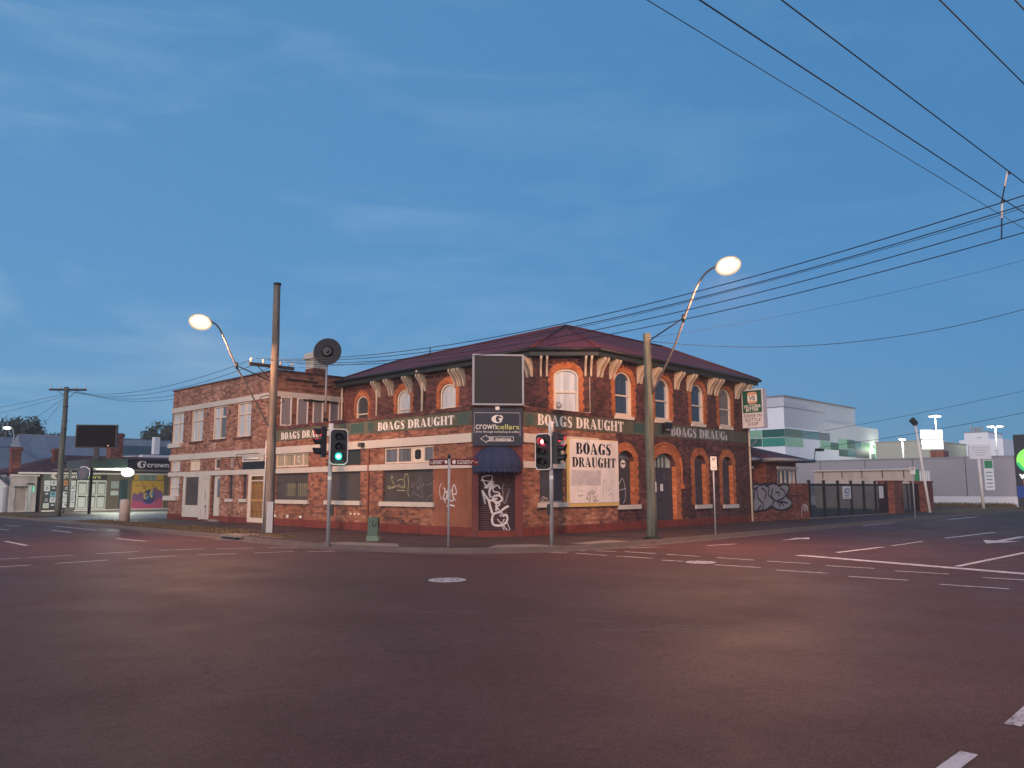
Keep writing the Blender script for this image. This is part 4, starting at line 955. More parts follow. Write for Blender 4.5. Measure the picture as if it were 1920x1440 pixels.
m = MB(); ctext(m, 'crown', 188, 422, 1175, 1232, .0); ctext(m, 'drive through bottleshop & coffee', 190, 680, 1250, 1282, .0); ctext(m, '30 metres', 332, 590, 1330, 1374, .015); m.build('lettering', 'white_letter', pn)
m = MB(); ctext(m, 'cellars', 424, 680, 1172, 1232, .0); m.build('lettering', mk('lime_letter', (.55, .58, .16), .6, .08, 5), pn)
m = MB(); o_ = [cs(*p) for p in ((243, 1348), (312, 1302), (312, 1325), (617, 1325), (617, 1376), (312, 1376), (312, 1398))]
for i in range(len(o_)): m.stroke(FD, [o_[i], o_[(i + 1) % len(o_)]], .014, .163 + .0003 * i, False)
a, b, c, d = cs(170, 1030), cs(692, 1420), None, None
m.stroke(FD, [(a[0], b[1] + .38), (a[0], a[1]), (b[0], a[1]), (b[0], b[1] + .3)], .010, .1625, False); m.build('arrow', 'white_letter', pn)
def emblem(fr, cx, cz, w, h, d, par, mat, mat2):
    """the C emblem: a thick crescent around a dark disc with a little glass at its mouth"""
    mm = MB(); mm.poly(fr, [ell(cx, cz, w / 2, h / 2, 40, 330, 22) + ell(cx + w * .08, cz + h * .02, w * .21, h * .40, 330, 40, 18)], d)
    mm.poly(fr, [[(cx + w * .08, cz + h * .1), (cx + w * .5, cz + h * .1), (cx + w * .28, cz - h * .36)]], d + .001); mm.stroke(fr, [(cx + w * .3, cz + h * .45), (cx + w * .42, cz + h * .28), (cx + w * .44, cz + h * .1)], w * .1, d + .002)
    e_ = mm.build('emblem', mat, par)
    return e_
ec = cs(432, 1107); emblem(FD, ec[0], ec[1], .40, .28, .1625, pn, 'white_letter', 'panel_navy')
MB().fbox(FD, .78, .92, 4.44, 4.56, .16, .2).build('clip', 'white_sign', t)

t = thing('painted_sign', (FR.P(3.8, 1.1, .06)), 'large white BOAGS DRAUGHT board with yellow edge, scribbled along its lower half', 'sign')
MB().fbox(FR, 2.25, 5.36, 1.08, 3.60, .055, .085).build('backing', 'yellow_frame', t)
pn = MB().fbox(FR, 2.40, 5.32, 1.22, 3.57, .085, .1).build('panel', 'white_sign', t)
m = MB(); fat(m, FR, 'BOAGS', 2.74, 4.86, 3.02, 3.44, .101); fat(m, FR, 'DRAUGHT', 2.52, 5.15, 2.54, 2.90, .101); m.build('lettering', 'black_letter', pn)
MB().fbox(FR, 2.45, 4.2, 1.85, 2.42, .1, .102).build('grey_patch', mk('grey_overpaint', (.52, .48, .46), .8, .3, 3), pn)
zz = lambda l: [(2.45 + (x - 1220) / 560 * 2.9, 2.44 - (y - 480) / 400 * 1.30) for x, y in l]
m = MB()
for st_ in ([(1295, 705), (1300, 725)], [(1330, 712), (1340, 730)], [(1295, 765), (1320, 780), (1350, 765)], [(1410, 740), (1400, 800), (1425, 830), (1430, 780), (1415, 740)], [(1430, 735), (1455, 720), (1485, 740), (1450, 755), (1430, 735)], [(1470, 770), (1460, 820), (1490, 840), (1480, 780), (1495, 825), (1530, 835)], [(1380, 790), (1395, 820)], [(1485, 830), (1490, 865)], [(1510, 770), (1500, 800)]):
    m.stroke(FR, zz(st_), .02, .104)
m.build('graffiti', 'spray_black', pn)
m = MB()
for st_ in ([(1590, 770), (1580, 640), (1610, 590), (1630, 650), (1620, 740)], [(1600, 610), (1605, 700)], [(1640, 740), (1660, 680), (1665, 720)], [(1640, 780), (1690, 750), (1700, 790)], [(1390, 590), (1395, 660), (1420, 600), (1430, 650)], [(1440, 580), (1470, 600), (1440, 640)]):
    m.stroke(FR, zz(st_), .018, .104)
m.build('graffiti', mk('blue_pen', (.22, .24, .32), .7, .2, 6), pn)

FV = Fr(15.5, 0, 0, -1)          # projecting sign, square to the wall (s = metres out from the wall)
t = thing('projecting_sign', (15.5, -.6, 4.6), 'green and white VB drive in bottle shop lightbox projecting from the far hotel corner', 'sign')
MB().fbox(FV, -.02 + .06, 1.14, 4.63, 6.50, -.42, 0).build('lightbox', mk('aged_white_plastic', (.62, .55, .53), .4, .12, 2), t)
pn = MB().fbox(FV, .10, 1.08, 5.36, 6.44, .001, .02).build('green_panel', mk('dark_green_plastic', (.008, .08, .045), .4, .15, 3), t)
m = MB().extrude(FV, [rrect(.36, .86, 5.80, 6.36, .12)], .021, .025); m.build('badge', mk('copper_badge', (.62, .30, .18), .5, .1, 4), pn)
m = MB().fbox(FV, .365, .855, 5.92, 6.20, .0255, .028); m.build('badge_band', 'white_sign', pn)
m = MB(); text(m, FV, 'VB', .45, .77, 5.95, 6.17, .027, .015); m.build('lettering', 'black_letter', pn)
m = MB(); text(m, FV, 'VICTORIA', .15, 1.04, 5.60, 5.75, .021, .015); text(m, FV, 'BITTER', .26, .93, 5.42, 5.57, .021, .015)
for x_ in (.16, .26, .37, .48, .58, .69, .80, .92): m.fbox(FV, x_, x_ + .08, 5.595, 5.615, .0215, .0245)
m.build('lettering', 'white_letter', pn)
m = MB()
for s__, a, b, z in (('DRIVE IN', .14, 1.05, 5.13), ('BOTTLE', .20, 1.0, 4.93), ('SHOP', .33, .86, 4.73)): text(m, FV, s__, a, b, z, z + .16, .001, .0)
m.build('lettering', 'black_letter', t)
m = MB().tube([FV.P(.62, 4.63, -.2), FV.P(.62, 4.0, -.2), FV.P(.1, 3.6, -.2)], .018, 6); m.lathe(FV.P(.7, 6.5, -.2), (0, 0, 1), [(0, .1), (.06, .06)], 10); m.fbox(FV, -.15, .04, 5.0, 5.1, -.3, -.2); m.fbox(FV, -.15, .04, 6.0, 6.1, -.3, -.2); m.build('bracket', 'galv', t)

# ------------------------------------------------------------------ timber poles and street lamps
def pole(x, y, top, r0, r1, label, mat, guard=False, group=None):
    t = thing('utility_pole', (x, y, .13), label, 'utility pole', group)
    n = 8; MB().tube([(x + math.sin(k * 1.3) * .012, y + math.cos(k * 1.7) * .012, .1 + (top - .1) * k / n) for k in range(n + 1)], [r0 + (r1 - r0) * k / n for k in range(n + 1)], 16).build('shaft', mat, t)
    return t
pL = pole(-4.56, 9.01, 9.76, .19, .13, 'tall brown timber pole with a metal cable guard, left of the green traffic light', 'timber')
MB().tube([(-4.56, 9.01, 9.74), (-4.56, 9.01, 9.82)], .15, 16).build('cap', 'black_metal', pL)
FP = Fr(-4.56, 9.01, .70, -.70); FP2 = Fr(-4.56, 9.01, 0, -1)
MB().fbox(FP, -.02, .22, .1, 1.28, .16, .25).build('cable_guard', 'grey_metal', pL)
m = MB().tube([FP.P(-.17, .1, .12), FP.P(-.165, 3.6, .1)], .03, 6); m.build('conduit', 'galv', pL)
# crossarm and insulators (square to the wires)
def crossarm(par, x, y, z, half=.95, tilt=0, ax=(1, 0)):
    A = Vector((ax[0], ax[1], 0)).normalized(); c = Vector((x, y, z)); f = Fr(x, y, A.x, A.y)
    ca = MB().fbox(f, -half, half, z - .06, z + .06, -.24, -.13).build('crossarm', mk('tarred_arm', (.04, .032, .03), .8, .3, 6) if 'tarred_arm' not in bpy.data.materials else bpy.data.materials['tarred_arm'], par)
    MB().tube([f.P(-.6, z - .05, -.2), f.P(0, z - .6, -.12)], .018, 5).tube([f.P(.6, z - .05, -.2), f.P(0, z - .6, -.12)], .018, 5).build('brace', 'black_metal', ca)
    for p in (-.88, -.38, .38, .88):
        p *= half / .95
        MB().lathe(f.P(p, z + .06, -.18), (0, 0, 1), [(0, .02), (.06, .02), (.07, .045), (.13, .05), (.17, .03)], 10).build('insulator', 'white_sign', ca)
    return ca
crossarm(pL, -4.56, 9.01, 6.52, .95)
m = MB().tube([(-4.56 + .5 * math.cos(a * .5), 9.0 + .1, 5.2 + .16 * math.sin(a * .5)) for a in range(14)], .018, 5); m.build('cable_loop', 'black_metal', pL)
pR = pole(1.91, -3.95, 6.88, .168, .125, 'short grey-green timber pole at the kerb before the right-hand facade', 'timber_old')
MB().lathe((1.91, -3.95, .13), (0, 0, 1), [(0, .34), (.03, .32), (.07, .2)], 14).build('tarred_foot', 'black_metal', pR)
MB().fbox(Fr(1.91, -3.95, .78, -.62), .085, .15, 1.62, 1.95, .11, .13).build('notice', 'galv', pR)

M['arm'] = mk('weathered_arm', (.13, .115, .11), .85, .15, 5, spec=.1)
LAMPC = (1.0, .49, .25)
BULB = emis('lamp_glow', (1.0, .80, .50), 1.3)
# lamp halo drawn as an outer bowl: mostly clear, faintly glowing amber
BW = NT('amber_halo'); _tr = BW.t.nodes.new('ShaderNodeBsdfTransparent'); _em = BW.t.nodes.new('ShaderNodeEmission'); _mx = BW.t.nodes.new('ShaderNodeMixShader')
_em.inputs['Color'].default_value = (1.0, .58, .26, 1); _em.inputs['Strength'].default_value = .62; _mx.inputs[0].default_value = .45
BW.t.links.new(_tr.outputs[0], _mx.inputs[1]); BW.t.links.new(_em.outputs[0], _mx.inputs[2]); BW.t.links.new(_mx.outputs[0], BW.t.nodes['Material Output'].inputs['Surface']); HALO = BW.m
def street_lamp(base, out, pts, brace, label, watts, group='curved arm street lamps', own_pole=None, spot=True):
    """pts: (metres out from the pole, height) along the curved arm; the lantern hangs at the end"""
    x, y = base; o = Vector((out[0], out[1], 0)).normalized()
    at_ = lambda q: Vector((x, y, 0)) + o * q[0] + Vector((0, 0, q[1]))
    t = thing('street_lamp', at_(pts[0]), label, 'street lamp', group)
    q = []
    for i in range(len(pts) - 1):
        p0, p1, p2, p3 = pts[max(i - 1, 0)], pts[i], pts[i + 1], pts[min(i + 2, len(pts) - 1)]
        for tt in (0, .25, .5, .75): q.append(tuple(.5 * (2 * p1[j] + (p2[j] - p0[j]) * tt + (2 * p0[j] - 5 * p1[j] + 4 * p2[j] - p3[j]) * tt * tt + (3 * p1[j] - p0[j] - 3 * p2[j] + p3[j]) * tt ** 3) for j in (0, 1)))
    q.append(pts[-1])
    MB().tube([at_(p) for p in q], .032, 8).build('arm', M['arm'], t)
    if brace:
        mm = MB().tube([at_(brace[0]), at_(brace[1])], .022, 6); e_ = at_(brace[1]); mm.lathe(e_ - Vector((0, 0, .12)), (0, 0, 1), [(0, .05), (.24, .05)], 8); mm.build('brace', 'black_metal', t)
    if own_pole: MB().tube([(x, y, .1), (x, y, own_pole)], [.11, .07], 10).build('shaft', 'galv', t)
    end = at_(pts[-1]); tip = (at_(pts[-1]) - at_(pts[-2])).normalized(); ang = math.atan2(o.y, o.x)
    rot = Matrix.Rotation(ang, 3, 'Z') @ Matrix.Rotation(-.08, 3, 'Y')
    hd = MB().ellipsoid(end + o * .30 + Vector((0, 0, .05)), (.40, .17, .10), 16, 8, rot); hd.tube([end - o * .06, end + o * .06], [.035, .07], 10)
    h = hd.build('lantern', 'grey_metal', t)
    bc = end + o * .36 + Vector((0, 0, -.05))
    MB().ellipsoid(bc, (.37, .25, .24), 18, 10, rot).build('bulb', BULB, h); MB().ellipsoid(bc - Vector((0, 0, .01)), (.42, .30, .29), 20, 12, rot).build('glow_bowl', HALO, h)  # bulb drawn large, amber shell added round it for the halo
    li = bpy.data.lights.new('lamp_light', 'SPOT'); li.energy = watts; li.color = LAMPC; li.shadow_soft_size = .16; li.spot_size = R(179); li.spot_blend = .15
    lo_ = bpy.data.objects.new('lamp_light', li); COL.objects.link(lo_); lo_.parent = t; lo_.location = (bc + Vector((0, 0, -.30))) - Vector(t['_w'])
    return t
street_lamp((-4.56, 9.01), (-1, 0), [(.1, 4.05), (.7, 5.0), (1.63, 6.45), (2.15, 7.45), (2.42, 7.80), (2.66, 7.86)], ((.13, 5.9), (1.55, 6.36)), 'lit street lamp whose curved arm rises from the tall brown pole', 1500)
street_lamp((1.91, -3.95), (0, -1), [(.1, 4.79), (1.0, 6.23), (1.49, 7.26), (2.0, 8.22), (2.38, 8.58), (2.72, 8.66)], ((.14, 6.66), (1.42, 7.2)), 'lit street lamp whose curved arm rises over the red roof edge from the grey-green pole', 2100)
# the same lamps on the two corners behind the camera (they throw the pole shadows on the facades)
street_lamp((-22.4, 1.3), (1, 0), [(.1, 6.2), (.8, 7.6), (1.3, 8.3), (1.7, 8.5)], None, 'lit street lamp over the near kerb of the left-hand street', 300, own_pole=6.6)
street_lamp((-8.7, -21.6), (0, 1), [(.1, 6.2), (.8, 7.6), (1.3, 8.3), (1.7, 8.5)], None, 'lit street lamp over the near kerb of the right-hand street', 600, own_pole=6.6)

# ------------------------------------------------------------------ traffic lights
GREEN = emis('green_signal', (.02, .75, .56), 1.0); RED = emis('red_signal', (1.0, .05, .08), 1.0); HOT = emis('white_core', (1, .97, .95), 1.0)
dim_g = mk('unlit_lens', (.02, .022, .024), .3, 0)
def head(par, c, nrm, lit, board=True):
    """three lamps, visors, black target board with a white rim; c = centre of the lamps"""
    f = Fr(c[0], c[1], -nrm[1], nrm[0]); z = c[2]; 
    hd = MB().fbox(f, -.135, .135, z - .46, z + .46, -.12, .03).build('signal_head', 'black_metal', par)
    if board:
        MB().extrude(f, [rrect(-.27, .27, z - .535, z + .535, .13)], .0, .028, True).build('backplate_rim', 'white_sign', hd)
        MB().extrude(f, [rrect(-.243, .243, z - .508, z + .508, .115)], .0285, .034).build('backplate', 'black_metal', hd)
    for i, k in enumerate(('red', 'amber', 'green')):
        zc = z + .29 - i * .29; on = lit == k
        mt = (RED if k == 'red' else GREEN) if on else dim_g
        ln = MB().lathe(f.P(0, zc, .035), f.n, [(0, .1), (.02, .09), (.03, .05)], 18).build('lens', mt, hd)
        if on: MB().ellipsoid(f.P(0, zc, .062), (.06, .06, .06), 12, 8).build('lamp_core', HOT, ln)
        v = MB(); n = 14
        for q in range(n):
            a0, a1 = R(-40 + 260 * q / n), R(-40 + 260 * (q + 1) / n); r = .112
            L0 = .24 - .1 * (1 - math.sin(a0)) * .5; L1 = .24 - .1 * (1 - math.sin(a1)) * .5
            v.add([f.P(math.cos(a0) * r, zc + math.sin(a0) * r, .034), f.P(math.cos(a1) * r, zc + math.sin(a1) * r, .034), f.P(math.cos(a1) * r, zc + math.sin(a1) * r, .034 + L1), f.P(math.cos(a0) * r, zc + math.sin(a0) * r, .034 + L0)], [(0, 1, 2, 3)], True)
        v.build('visor', 'black_metal', hd)
        if on:
            li = bpy.data.lights.new('signal_light', 'POINT'); li.energy = 5; li.color = (1, .08, .1) if k == 'red' else (.05, 1, .75); li.shadow_soft_size = .06
            lo_ = bpy.data.objects.new('signal_light', li); COL.objects.link(lo_); lo_.parent = par; lo_.location = f.P(0, zc, .12) - Vector(par['_w'])
    return hd
def signal(x, y, label, heads, btn):
    t = thing('traffic_light', (x, y, .13), label, 'traffic light', 'traffic lights at the kerb')
    MB().tube([(x, y, .1), (x, y, 3.62)], .06, 12).build('pole', 'galv', t)
    MB().tube([(x, y, 3.3), (x, y, 3.70)], [.075, .07], 12).build('pole_cap', 'white_sign', t)
    for c, n, lit, bd in heads:
        h = head(t, (x + c[0], y + c[1], c[2]), n, lit, bd)
        m = MB()
        for dz in (-.36, .36): m.tube([(x, y, c[2] + dz), (x + c[0] - n[0] * .1, y + c[1] - n[1] * .1, c[2] + dz)], .025, 6)
        m.build('bracket', 'black_metal', h)
    f = Fr(x, y, .7, -.7); MB().fbox(Fr(x, y, -btn[1], btn[0]), -.06, .06, .98, 1.30, .05, .13).build('push_button', 'black_metal', t)
    MB().fbox(f, -.055, .055, 2.02, 2.12, .055, .062).build('sticker', 'white_sign', t)
    return t
nf = Vector((-.55, -.83)); nf.normalize()
signal(-6.74, 1.52, 'traffic light showing green at the kerb of the left-hand street', [((.12, -.25, 3.0), tuple(nf), 'green', True), ((-.20, .17, 3.15), (-.90, .36), 'red', False)], (.7, -.7))
nr = Vector((-.97, -.25)); nr.normalize()
signal(-2.48, -3.5, 'traffic light showing red beside the white painted board', [((-.16, .15, 2.82), tuple(nr), 'red', True), ((.13, -.16, 2.92), (.34, -.93), 'red', False)], (-.7, .7))

# ------------------------------------------------------------------ small street furniture
t = thing('street_name_sign', (-5.05, -1.92, .13), 'slim pole with two maroon street name blades before the painted brick pier', 'street sign')
MB().tube([(-5.05, -1.92, .1), (-5.05, -1.92, 2.62)], .035, 10).build('pole', 'galv', t)
MB().lathe((-5.05, -1.92, 2.6), (0, 0, 1), [(0, .045), (.09, .045), (.13, .02)], 10).build('clamp', 'black_metal', t)
mar = mk('maroon_enamel', (.13, .018, .022), .45, .12, 4)
for nm, f, a, b, flip in (('BATHURST', Fr(-5.05, -1.92, .10, -1), -.78, -.05, 0), ('ELIZABETH', Fr(-5.05, -1.92, 1, -.30), .05, .92, 1)):
    bl = MB().fbox(f, a, b, 2.415, 2.60, -.008, .008).build('blade', mar, t)
    m = MB(); 
    if not flip: text(m, f, nm, a + .15, b - .22, 2.45, 2.56, .008, .01, .003); text(m, f, 'ST', b - .19, b - .13, 2.51, 2.56, .008, 0, .003); m.lathe(f.P(b - .06, 2.505, .009), f.n, [(0, .05), (.002, .05)], 12); text(m, f, '232', a + .03, a + .11, 2.47, 2.53, .008, 0, .003)
    else: text(m, f, nm, a + .2, b - .22, 2.45, 2.56, .008, .01, .003); text(m, f, 'ST', b - .2, b - .14, 2.51, 2.56, .008, 0, .003); m.lathe(f.P(a + .1, 2.505, .009), f.n, [(0, .06), (.002, .06)], 12); text(m, f, '119', b - .11, b - .03, 2.47, 2.53, .008, 0, .003)
    m.build('lettering', 'white_letter', bl)
t = thing('service_cabinet', (-4.82, 1.93, .13), 'small green service cabinet with scribbled tag on the footpath', 'cabinet')
f = Fr(-4.82, 1.93, .62, -.78)
MB().fbox(f, -.19, .19, .1, .28, -.15, .15).build('base', mk('pale_green_base', (.18, .25, .17), .6, .2, 5), t)
bx = MB().extrude(f, [[(-.165, .28), (.165, .28), (.15, .82), (-.15, .82)]], -.13, .13, True).build('body', 'cab_green', t)
MB().fbox(f, -.175, .175, .82, .86, -.15, .15).build('lid', 'cab_green', t)
m = MB(); f2 = Fr(*f.P(.16, 0, 0)[:2], -f.e.y, f.e.x)
m.stroke(Fr(*f.P(.163, 0, 0)[:2], .78, .62), [(-.08, .75), (-.06, .6), (.04, .6), (.07, .75), (.02, .66)], .03, .002); m.stroke(f, [(.02, .76), (.0, .62), (.07, .58), (.12, .7)], .03, .134); m.build('graffiti', 'spray_black', bx)
t = thing('bollard', (-4.2, 24.55, .13), 'stout cream concrete bollard on the verge before the drive-through', 'bollard')
MB().lathe((-4.2, 24.55, .1), (0, 0, 1), [(0, .265), (1.08, .255), (1.14, .22)], 10).build('post', mk('pinkish_concrete', (.46, .37, .31), .85, .15, 3, .2, 40), t)
MB().lathe((-4.2, 24.55, 1.24), (0, 0, 1), [(0, .2), (.03, .12)], 10).build('cap', 'concrete', t)
def sign_post(x, y, z1, pl, label, cat='parking sign', nm='parking_sign', words=None, w=.10):
    t = thing(nm, (x, y, .13), label, cat)
    MB().tube([(x, y, .1), (x, y, z1)], .03, 8).build('pole', 'galv', t)
    f = Fr(x, y, .8, -.6); a, b, z0, z2 = pl
    p = MB().extrude(f, [rrect(a, b, z0, z2, .03)], .032, .042, True).build('plate', 'white_sign', t)
    if words:
        m = MB()
        for s__, a_, b_, za, zb, in words: text(m, f, s__, a_, b_, za, zb, .043, .01, .002)
        m.build('lettering', 'black_letter', p)
    return t
sign_post(5.28, -4.3, 2.84, (-.115, .115, 2.38, 2.86), 'slim pole with a small white parking plate before the right-hand facade', words=[('2P', -.08, .08, 2.72, 2.82), ('9-5', -.06, .06, 2.44, 2.48)])
sign_post(25.97, -4.3, 2.85, (-.16, .16, 2.46, 2.84), 'slim pole with a small pale plate at the far kerb by the brick gate pier', words=[('1P', -.1, .1, 2.66, 2.8)])

t = thing('gully_pit', (-6.6, 7.9, 0), 'concrete stormwater gully pit set in the kerb near the tall brown pole', 'drain')
MB().box(-6.62, -5.75, 7.1, 8.7, .09, .165).build('lintel', 'concrete', t); MB().box(-6.66, -6.6, 7.35, 8.45, .01, .09).build('throat', 'black_metal', t)
m = MB()
for k in range(6): m.box(-6.98, -6.66, 7.4 + .18 * k, 7.47 + .18 * k, .006, .016)
m.build('grate', 'grey_metal', t)

# ------------------------------------------------------------------ overhead wires
def wire(a, b, sag, label, r=.013, n=24, cat='cable', group='overhead wires'):
    a, b = Vector(a), Vector(b)
    pts = [a + (b - a) * (i / n) - Vector((0, 0, 4 * sag * (i / n) * (1 - i / n))) for i in range(n + 1)]
    return solo(MB().tube(pts, r, 5).build('overhead_wire', 'wire'), label, cat, group)
WX = [(-5.44, -5.5, 7.55), (-4.94, -5.05, 7.55), (-4.56, -4.6, 7.55), (-4.18, -4.2, 7.6), (-3.68, -3.6, 7.5)]
names = ['uppermost', 'second', 'thin middle', 'fourth', 'lowest']
for i, (x0, x1, z1) in enumerate(WX):
    z0 = 6.68 if i != 2 else 6.4
    wire((x0, 8.83, z0), (x1, -24, z1), 1.35 if i != 2 else 1.13, f'{names[i]} of the five wires running from the brown pole crossarm across the roof', .0105 if i != 2 else .006, 40)
wz = [(-5.44, -4.75), (-4.94, -4.4), (-4.18, -3.9), (-3.68, -3.55)]
for i, (x0, x1) in enumerate(wz): wire((x0, 9.2, 6.68), (x1, 35.6, 7.98), .75 + .1 * i, ('highest', 'second', 'third', 'lowest')[i] + ' of the four wires sagging between the brown pole and the far pole', .010)
def ext(a, b, t0, t1): a, b = Vector(a), Vector(b); return a + (b - a) * t0, a + (b - a) * t1
SP = [((-11.24, -15.13, 7.6), (-2.61, -15.81, 7.6), 'heavy', .010, .05), ((-12.5, -14.74, 7.2), (-1.97, -15.65, 7.2), 'second', .010, .05), ((-13.29, -14.58, 6.9), (-1.92, -15.61, 6.9), 'thin', .0055, .05), ((-9.94, -16.46, 7.6), (-6.88, -16.7, 7.6), 'steep', .009, .0), ((-9.29, -17.11, 7.6), (-9.01, -17.14, 7.6), 'corner', .009, .0)]
lab = ['heavy span wire holding the white insulator rod, high above the junction', 'lower heavy span wire joined to the five wires by a pale insulator', 'thin span wire beneath the two heavy ones, crossing the upper sky', 'steep span wire cutting the top edge and side of the sky', 'short piece of span wire in the very top corner of the sky']
for (a, b, _, r, sg), lb in zip(SP, lab):
    d = (Vector(b) - Vector(a)).normalized(); wire(Vector(a) - d * 9, Vector(b) + d * 14, sg, lb, r, 16)
# insulator links between the two runs
def link(top, bot, label):
    top, bot = Vector(top), Vector(bot); t = thing('insulator_link', tuple(bot), label, 'insulator')
    mid = top + (bot - top) * .48
    MB().tube([top, mid], .016, 8).build('insulator_rod', 'white_sign', t)
    MB().tube([mid, bot], .012, 6).build('drop_wire', 'wire', t)
    MB().ellipsoid(top + Vector((.05, 0, -.02)), (.06, .035, .035), 8, 6).build('clamp', mk('rusty_clamp', (.08, .045, .04), .8, .2, 8) if 'rusty_clamp' not in bpy.data.materials else bpy.data.materials['rusty_clamp'], t)
link((-3.44, -15.72, 7.57), (-3.55, -15.6, 6.95), 'white insulator rod with rusty clamp hanging from the heavy span wire')
link((-3.08, -15.52, 7.17), (-3.3, -15.5, 6.35), 'pale insulator rod dropping to the lowest of the five wires')
wire((1.98, -4.05, 6.62), (9.47 + 1.2, -13.3 - 1.2, 7.95), .78, 'sagging service cable running from the top of the grey-green pole', .010)
wire((2.0, -3.9, 6.75), (10.6, -14.7, 9.5), .25, 'thin faint wire rising from the grey-green pole over the sky', .005)
wire((23.5, 0.9, 4.7), (26.9, -9.8, 6.65), .1, 'upper faint wire from the brick cottage roof across the far street', .010)
wire((23.05, -.5, 3.95), (26.9, -9.8, 5.56), .12, 'lower faint wire from the floodlight on the brick cottage eave', .012)
m_ = MB(); wire((FU.P(-13, 6.82, .62)), FC.P(1.2, 6.72, .66), .12, 'pale cable tied along the eaves of the set-back upper wall', .008)

# ------------------------------------------------------------------ right-hand street
off = thing('brick_cottage', (19, 1, .13), 'single-storey brick cottage office with hipped dark red roof and large bubble graffiti', 'building')
FO = Fr(0, .12, 1, 0); FO2 = Fr(0, .85, 1, 0)
m = MB().wall(FO, 18.05, 21.45, .1, 3.1, [rectl(19.25, 21.3, 1.55, 2.72)], .12).wall(Fr(21.45, .12, 0, 1), 0, 6, .1, 3.1, []).wall(Fr(18.05, .85, 0, -1), 0, .73, .1, 3.1, []).wall(FO2, 16.12, 18.05, .1, 3.1, [rectl(16.5, 17.75, 1.6, 2.72)], .12); m.build('wall', 'brick_red', off)
w = casement(FO2, 16.5, 17.75, 1.6, 2.72, 'pane_curtain', off, 0, 1, .1); MB().fbox(FO2, 16.4, 17.85, 2.72, 2.86, .0, .16).build('shutter_box', 'white_sign', w)
w = casement(FO, 19.25, 21.3, 1.55, 2.72, 'pane_blue', off, 0, 3, .1); MB().fbox(FO, 19.15, 21.4, 2.72, 2.86, .0, .16).build('shutter_box', 'white_sign', w)
MB().fbox(FO, 20.2, 20.25, 1.64, 2.63, -.08, -.02).fbox(FO, 20.7, 21.15, 1.66, 2.6, -.088, -.07).build('curtain', 'pane_curtain', w)
rp = [(16.15, .2), (17.75, .2), (17.75, -.75), (21.9, -.75), (21.9, 6), (16.15, 6)]; ez = 3.2
rA, rB = (18.9, 2.4, 4.15), (18.9, 4.0, 4.15)
m = MB().add([(17.6, -.75, ez), (21.9, -.75, ez), (21.9, 6, ez), (16.15, 6, ez), (16.15, .1, ez), (17.6, .1, ez), rA, rB], [(0, 1, 6), (1, 2, 7, 6), (2, 3, 7), (3, 4, 6, 7), (4, 5, 6), (5, 0, 6)]); m.build('roof', corrug('plum_roof_tiles', (.10, .038, .045), .3, .7, .2, .03), off)
m = MB()
pts = [(16.15, .1), (17.6, .1), (17.6, -.75), (21.9, -.75), (21.9, 6)]
for a, b in zip(pts, pts[1:]): m.tube([(*a, ez - .03), (*b, ez - .03)], .075, 8)
for a, b in (((16.15, .1), (17.6, .8)), ((17.6, -.75), (21.9, .2)), ): m.box(a[0], b[0], a[1] + .05, b[1], ez - .12, ez - .08)
m.build('gutter', mk('grey_gutter', (.28, .26, .26), .6, .15, 3), off)
# low front wall with the graffiti piece
lw = thing('graffiti_wall', (18.8, -.45, .13), 'low brick boundary wall covered in grey bubble letters with black outlines', 'wall')
_fe = Vector((1, -.1, 0)).normalized(); FW = Fr(16.15 - _fe.x * 16.15, -.06 - _fe.y * 16.15, 1, -.1)
MB().fbox(FW, 16.15, 21.35, .1, 1.98, -.22, 0).build('wall', 'brick_red', lw); MB().fbox(FW, 16.13, 21.38, 1.98, 2.04, -.24, .02).build('coping', 'brick_red', lw) if False else None
gl = lambda l: [(16.15 + (x - 160) / 540 * 5.25, 1.98 - (y - 910) / 400 * 1.85) for x, y in l]
sil = mk('silver_spray', (.24, .225, .225), .6, .25, 6)
out = [(165, 930), (200, 915), (240, 930), (270, 915), (310, 925), (345, 910), (385, 920), (405, 940), (440, 918), (480, 925), (500, 960), (480, 1020), (470, 1050), (500, 1080), (522, 1120), (500, 1170), (440, 1200), (380, 1195), (320, 1160), (280, 1190), (210, 1200), (165, 1190)]
MB().poly(FW, [gl([(x + (8 if x > 300 else 0), y) for x, y in out])], .004).build('graffiti_fill', sil, lw)
m = MB(); o2 = out + [out[0]]
m.stroke(FW, gl(o2), .11, .007)
for st_ in ([(165, 960), (200, 980), (205, 1060), (250, 1130), (240, 1185)], [(215, 940), (180, 990), (175, 1080)], [(270, 930), (310, 960), (300, 1030), (345, 1090), (330, 1150)], [(240, 960), (280, 1000), (265, 1080)], [(345, 960), (330, 1040), (370, 1100), (450, 1060), (455, 1000), (410, 960)], [(370, 1010), (400, 1010), (400, 1050)], [(380, 1120), (430, 1110), (480, 1130)], [(395, 1160), (420, 1120), (440, 1160)], [(200, 1190), (230, 1140)]):
    m.stroke(FW, gl(st_), .085, .009)
for st_ in ([(500, 1030), (560, 1050), (650, 1035)], [(570, 1000), (565, 1110)], [(530, 1100), (600, 1140), (640, 1050)], [(520, 1080), (525, 1190)]): m.stroke(FW, gl(st_), .05, .009)
m.build('graffiti_outline', 'spray_black', lw)
m = MB()
for st_ in ([(610, 1280), (615, 1180), (640, 1150), (670, 1170), (675, 1230)], [(650, 1160), (630, 1190), (650, 1215), (672, 1190), (650, 1160)], [(640, 1187), (662, 1187)]): m.stroke(FW, gl(st_), .035, .011)
m.build('graffiti_tag', 'spray_white', lw)
t = thing('floodlight', (22.0, -.75, 3.2), 'small floodlight on a thin bent arm at the cottage eave', 'floodlight')
